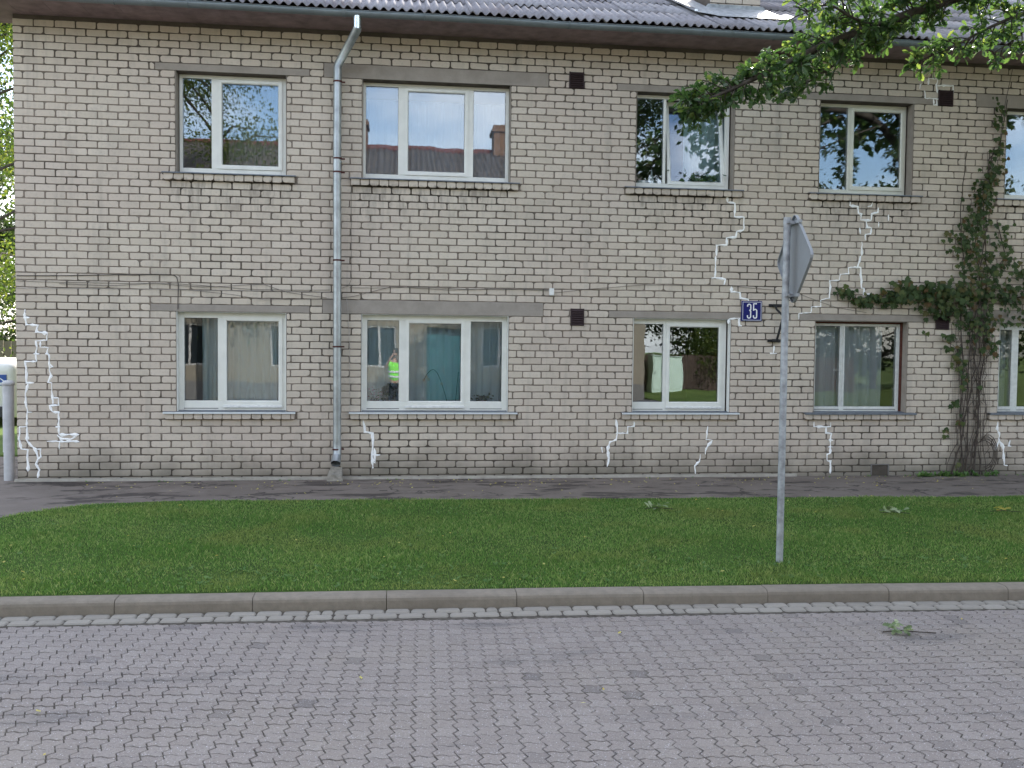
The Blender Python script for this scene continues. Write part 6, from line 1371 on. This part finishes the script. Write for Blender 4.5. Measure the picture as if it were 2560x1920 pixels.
# ------------------------------------------------------------------ person with the camera
prs = thing('person', 'person in a lime high-visibility vest standing behind the camera and holding it up', 'person', (-0.12, -0.42, 0.0))
def skin_body(name, verts, edges, radii, mat, parent, lv_=2):
    me = bpy.data.meshes.new(name); me.from_pydata(verts, edges, []); o = bpy.data.objects.new(name, me); COL.objects.link(o)
    sm = o.modifiers.new('skin', 'SKIN'); 
    if not me.skin_vertices: me.attributes.get('skin')
    layer = me.skin_vertices[0] if me.skin_vertices else None
    if layer is None:
        bpy.context.view_layer.objects.active = o; 
    for i, r_ in enumerate(radii):
        layer.data[i].radius = (r_ if isinstance(r_, tuple) else (r_, r_))
    layer.data[0].use_root = True
    ss = o.modifiers.new('sub', 'SUBSURF'); ss.levels = lv_; ss.render_levels = lv_
    dg = bpy.context.evaluated_depsgraph_get(); ev = o.evaluated_get(dg); m2 = bpy.data.meshes.new_from_object(ev)
    for p in m2.polygons: p.use_smooth = True
    m2.materials.clear(); m2.materials.append(mat); bpy.data.objects.remove(o, do_unlink=True)
    return link(name, m2, parent)
bx_, by_ = -0.12, -0.42
vb = [(bx_, by_, 0.95), (bx_, by_, 1.12), (bx_, by_, 1.34), (bx_, by_, 1.50), (bx_, by_, 1.60), (bx_, by_ + 0.02, 1.70), (bx_, by_ + 0.03, 1.80),
      (bx_ - 0.19, by_, 1.49), (bx_ - 0.27, by_ + 0.10, 1.36), (bx_ - 0.16, by_ + 0.26, 1.58), (bx_ - 0.05, by_ + 0.30, 1.78),
      (bx_ + 0.19, by_, 1.49), (bx_ + 0.27, by_ + 0.10, 1.36), (bx_ + 0.20, by_ + 0.26, 1.58), (bx_ + 0.15, by_ + 0.30, 1.80),
      (bx_ - 0.10, by_, 0.86), (bx_ - 0.11, by_ + 0.01, 0.50), (bx_ - 0.12, by_ - 0.02, 0.10), (bx_ - 0.13, by_ + 0.12, 0.045),
      (bx_ + 0.10, by_, 0.86), (bx_ + 0.11, by_ + 0.01, 0.50), (bx_ + 0.12, by_ - 0.02, 0.10), (bx_ + 0.13, by_ + 0.12, 0.045)]
eb = [(0, 1), (1, 2), (2, 3), (3, 4), (4, 5), (5, 6), (3, 7), (7, 8), (8, 9), (9, 10), (3, 11), (11, 12), (12, 13), (13, 14), (0, 15), (15, 16), (16, 17), (17, 18), (0, 19), (19, 20), (20, 21), (21, 22)]
rb_ = [(0.15, 0.11), (0.14, 0.105), (0.165, 0.12), (0.12, 0.09), 0.055, 0.085, 0.075, 0.062, 0.046, 0.036, 0.030, 0.062, 0.046, 0.036, 0.030, 0.085, 0.06, 0.042, 0.035, 0.085, 0.06, 0.042, 0.035]
try:
    skin_body('body', vb, eb, rb_, M['skin'], prs)
    skin_body('trousers', [vb[i] for i in (0, 15, 16, 17, 19, 20, 21)], [(0, 1), (1, 2), (2, 3), (0, 4), (4, 5), (5, 6)], [(0.165, 0.125), 0.098, 0.075, 0.062, 0.098, 0.075, 0.062], M['trousers'], prs)
    skin_body('vest', [vb[i] for i in (0, 1, 2, 3, 7, 11)], [(0, 1), (1, 2), (2, 3), (3, 4), (3, 5)], [(0.18, 0.14), (0.175, 0.14), (0.195, 0.15), (0.15, 0.12), 0.075, 0.075], M['hivis'], prs)
    for hx, sgn in ((bx_ - 0.05, -1), (bx_ + 0.15, 1)):
        hv = [(hx, by_ + 0.30, 1.78), (hx, by_ + 0.31, 1.83)]; he = [(0, 1)]; hr = [0.03, 0.034]
        for k in range(4):
            b = len(hv); zz3 = 1.815 + 0.017 * k; hv += [(hx - sgn * 0.01, by_ + 0.335, zz3), (hx - sgn * 0.035, by_ + 0.35, zz3), (hx - sgn * 0.055, by_ + 0.335, zz3)]; he += [(1, b), (b, b + 1), (b + 1, b + 2)]; hr += [0.009, 0.008, 0.007]
        b = len(hv); hv += [(hx - sgn * 0.02, by_ + 0.29, 1.81), (hx - sgn * 0.05, by_ + 0.295, 1.84)]; he += [(0, b), (b, b + 1)]; hr += [0.012, 0.009]
        skin_body('hand', hv, he, hr, M['skin'], prs, 1)
    skin_body('hair', [(bx_, by_ + 0.0, 1.80), (bx_, by_ - 0.02, 1.85), (bx_, by_ - 0.03, 1.74)], [(0, 1), (0, 2)], [0.095, 0.075, 0.08], M['hair'], prs)
except Exception as e:
    print('person failed', e)
for z in (1.08, 1.22):
    mb = MB(); n_ = 24
    for zz4 in (z, z + 0.05):
        for k in range(n_): an = 2*PI*k/n_; mb.v.append((bx_ + 0.198 * math.cos(an), by_ + 0.158 * math.sin(an), zz4))
    mb.f = [(k, (k+1) % n_, n_ + (k+1) % n_, n_ + k) for k in range(n_)]; mb.sm = [True] * n_; mb.obj('reflective_band', M['reflective'], prs)
ph_ = MB(); ph_.box(bx_ + 0.0, bx_ + 0.11, by_ + 0.315, by_ + 0.325, 1.80, 1.88, 0.002); o = ph_.obj('phone', M['black_iron']); tag(o, 'dark phone held up by the person in the lime vest', 'phone')
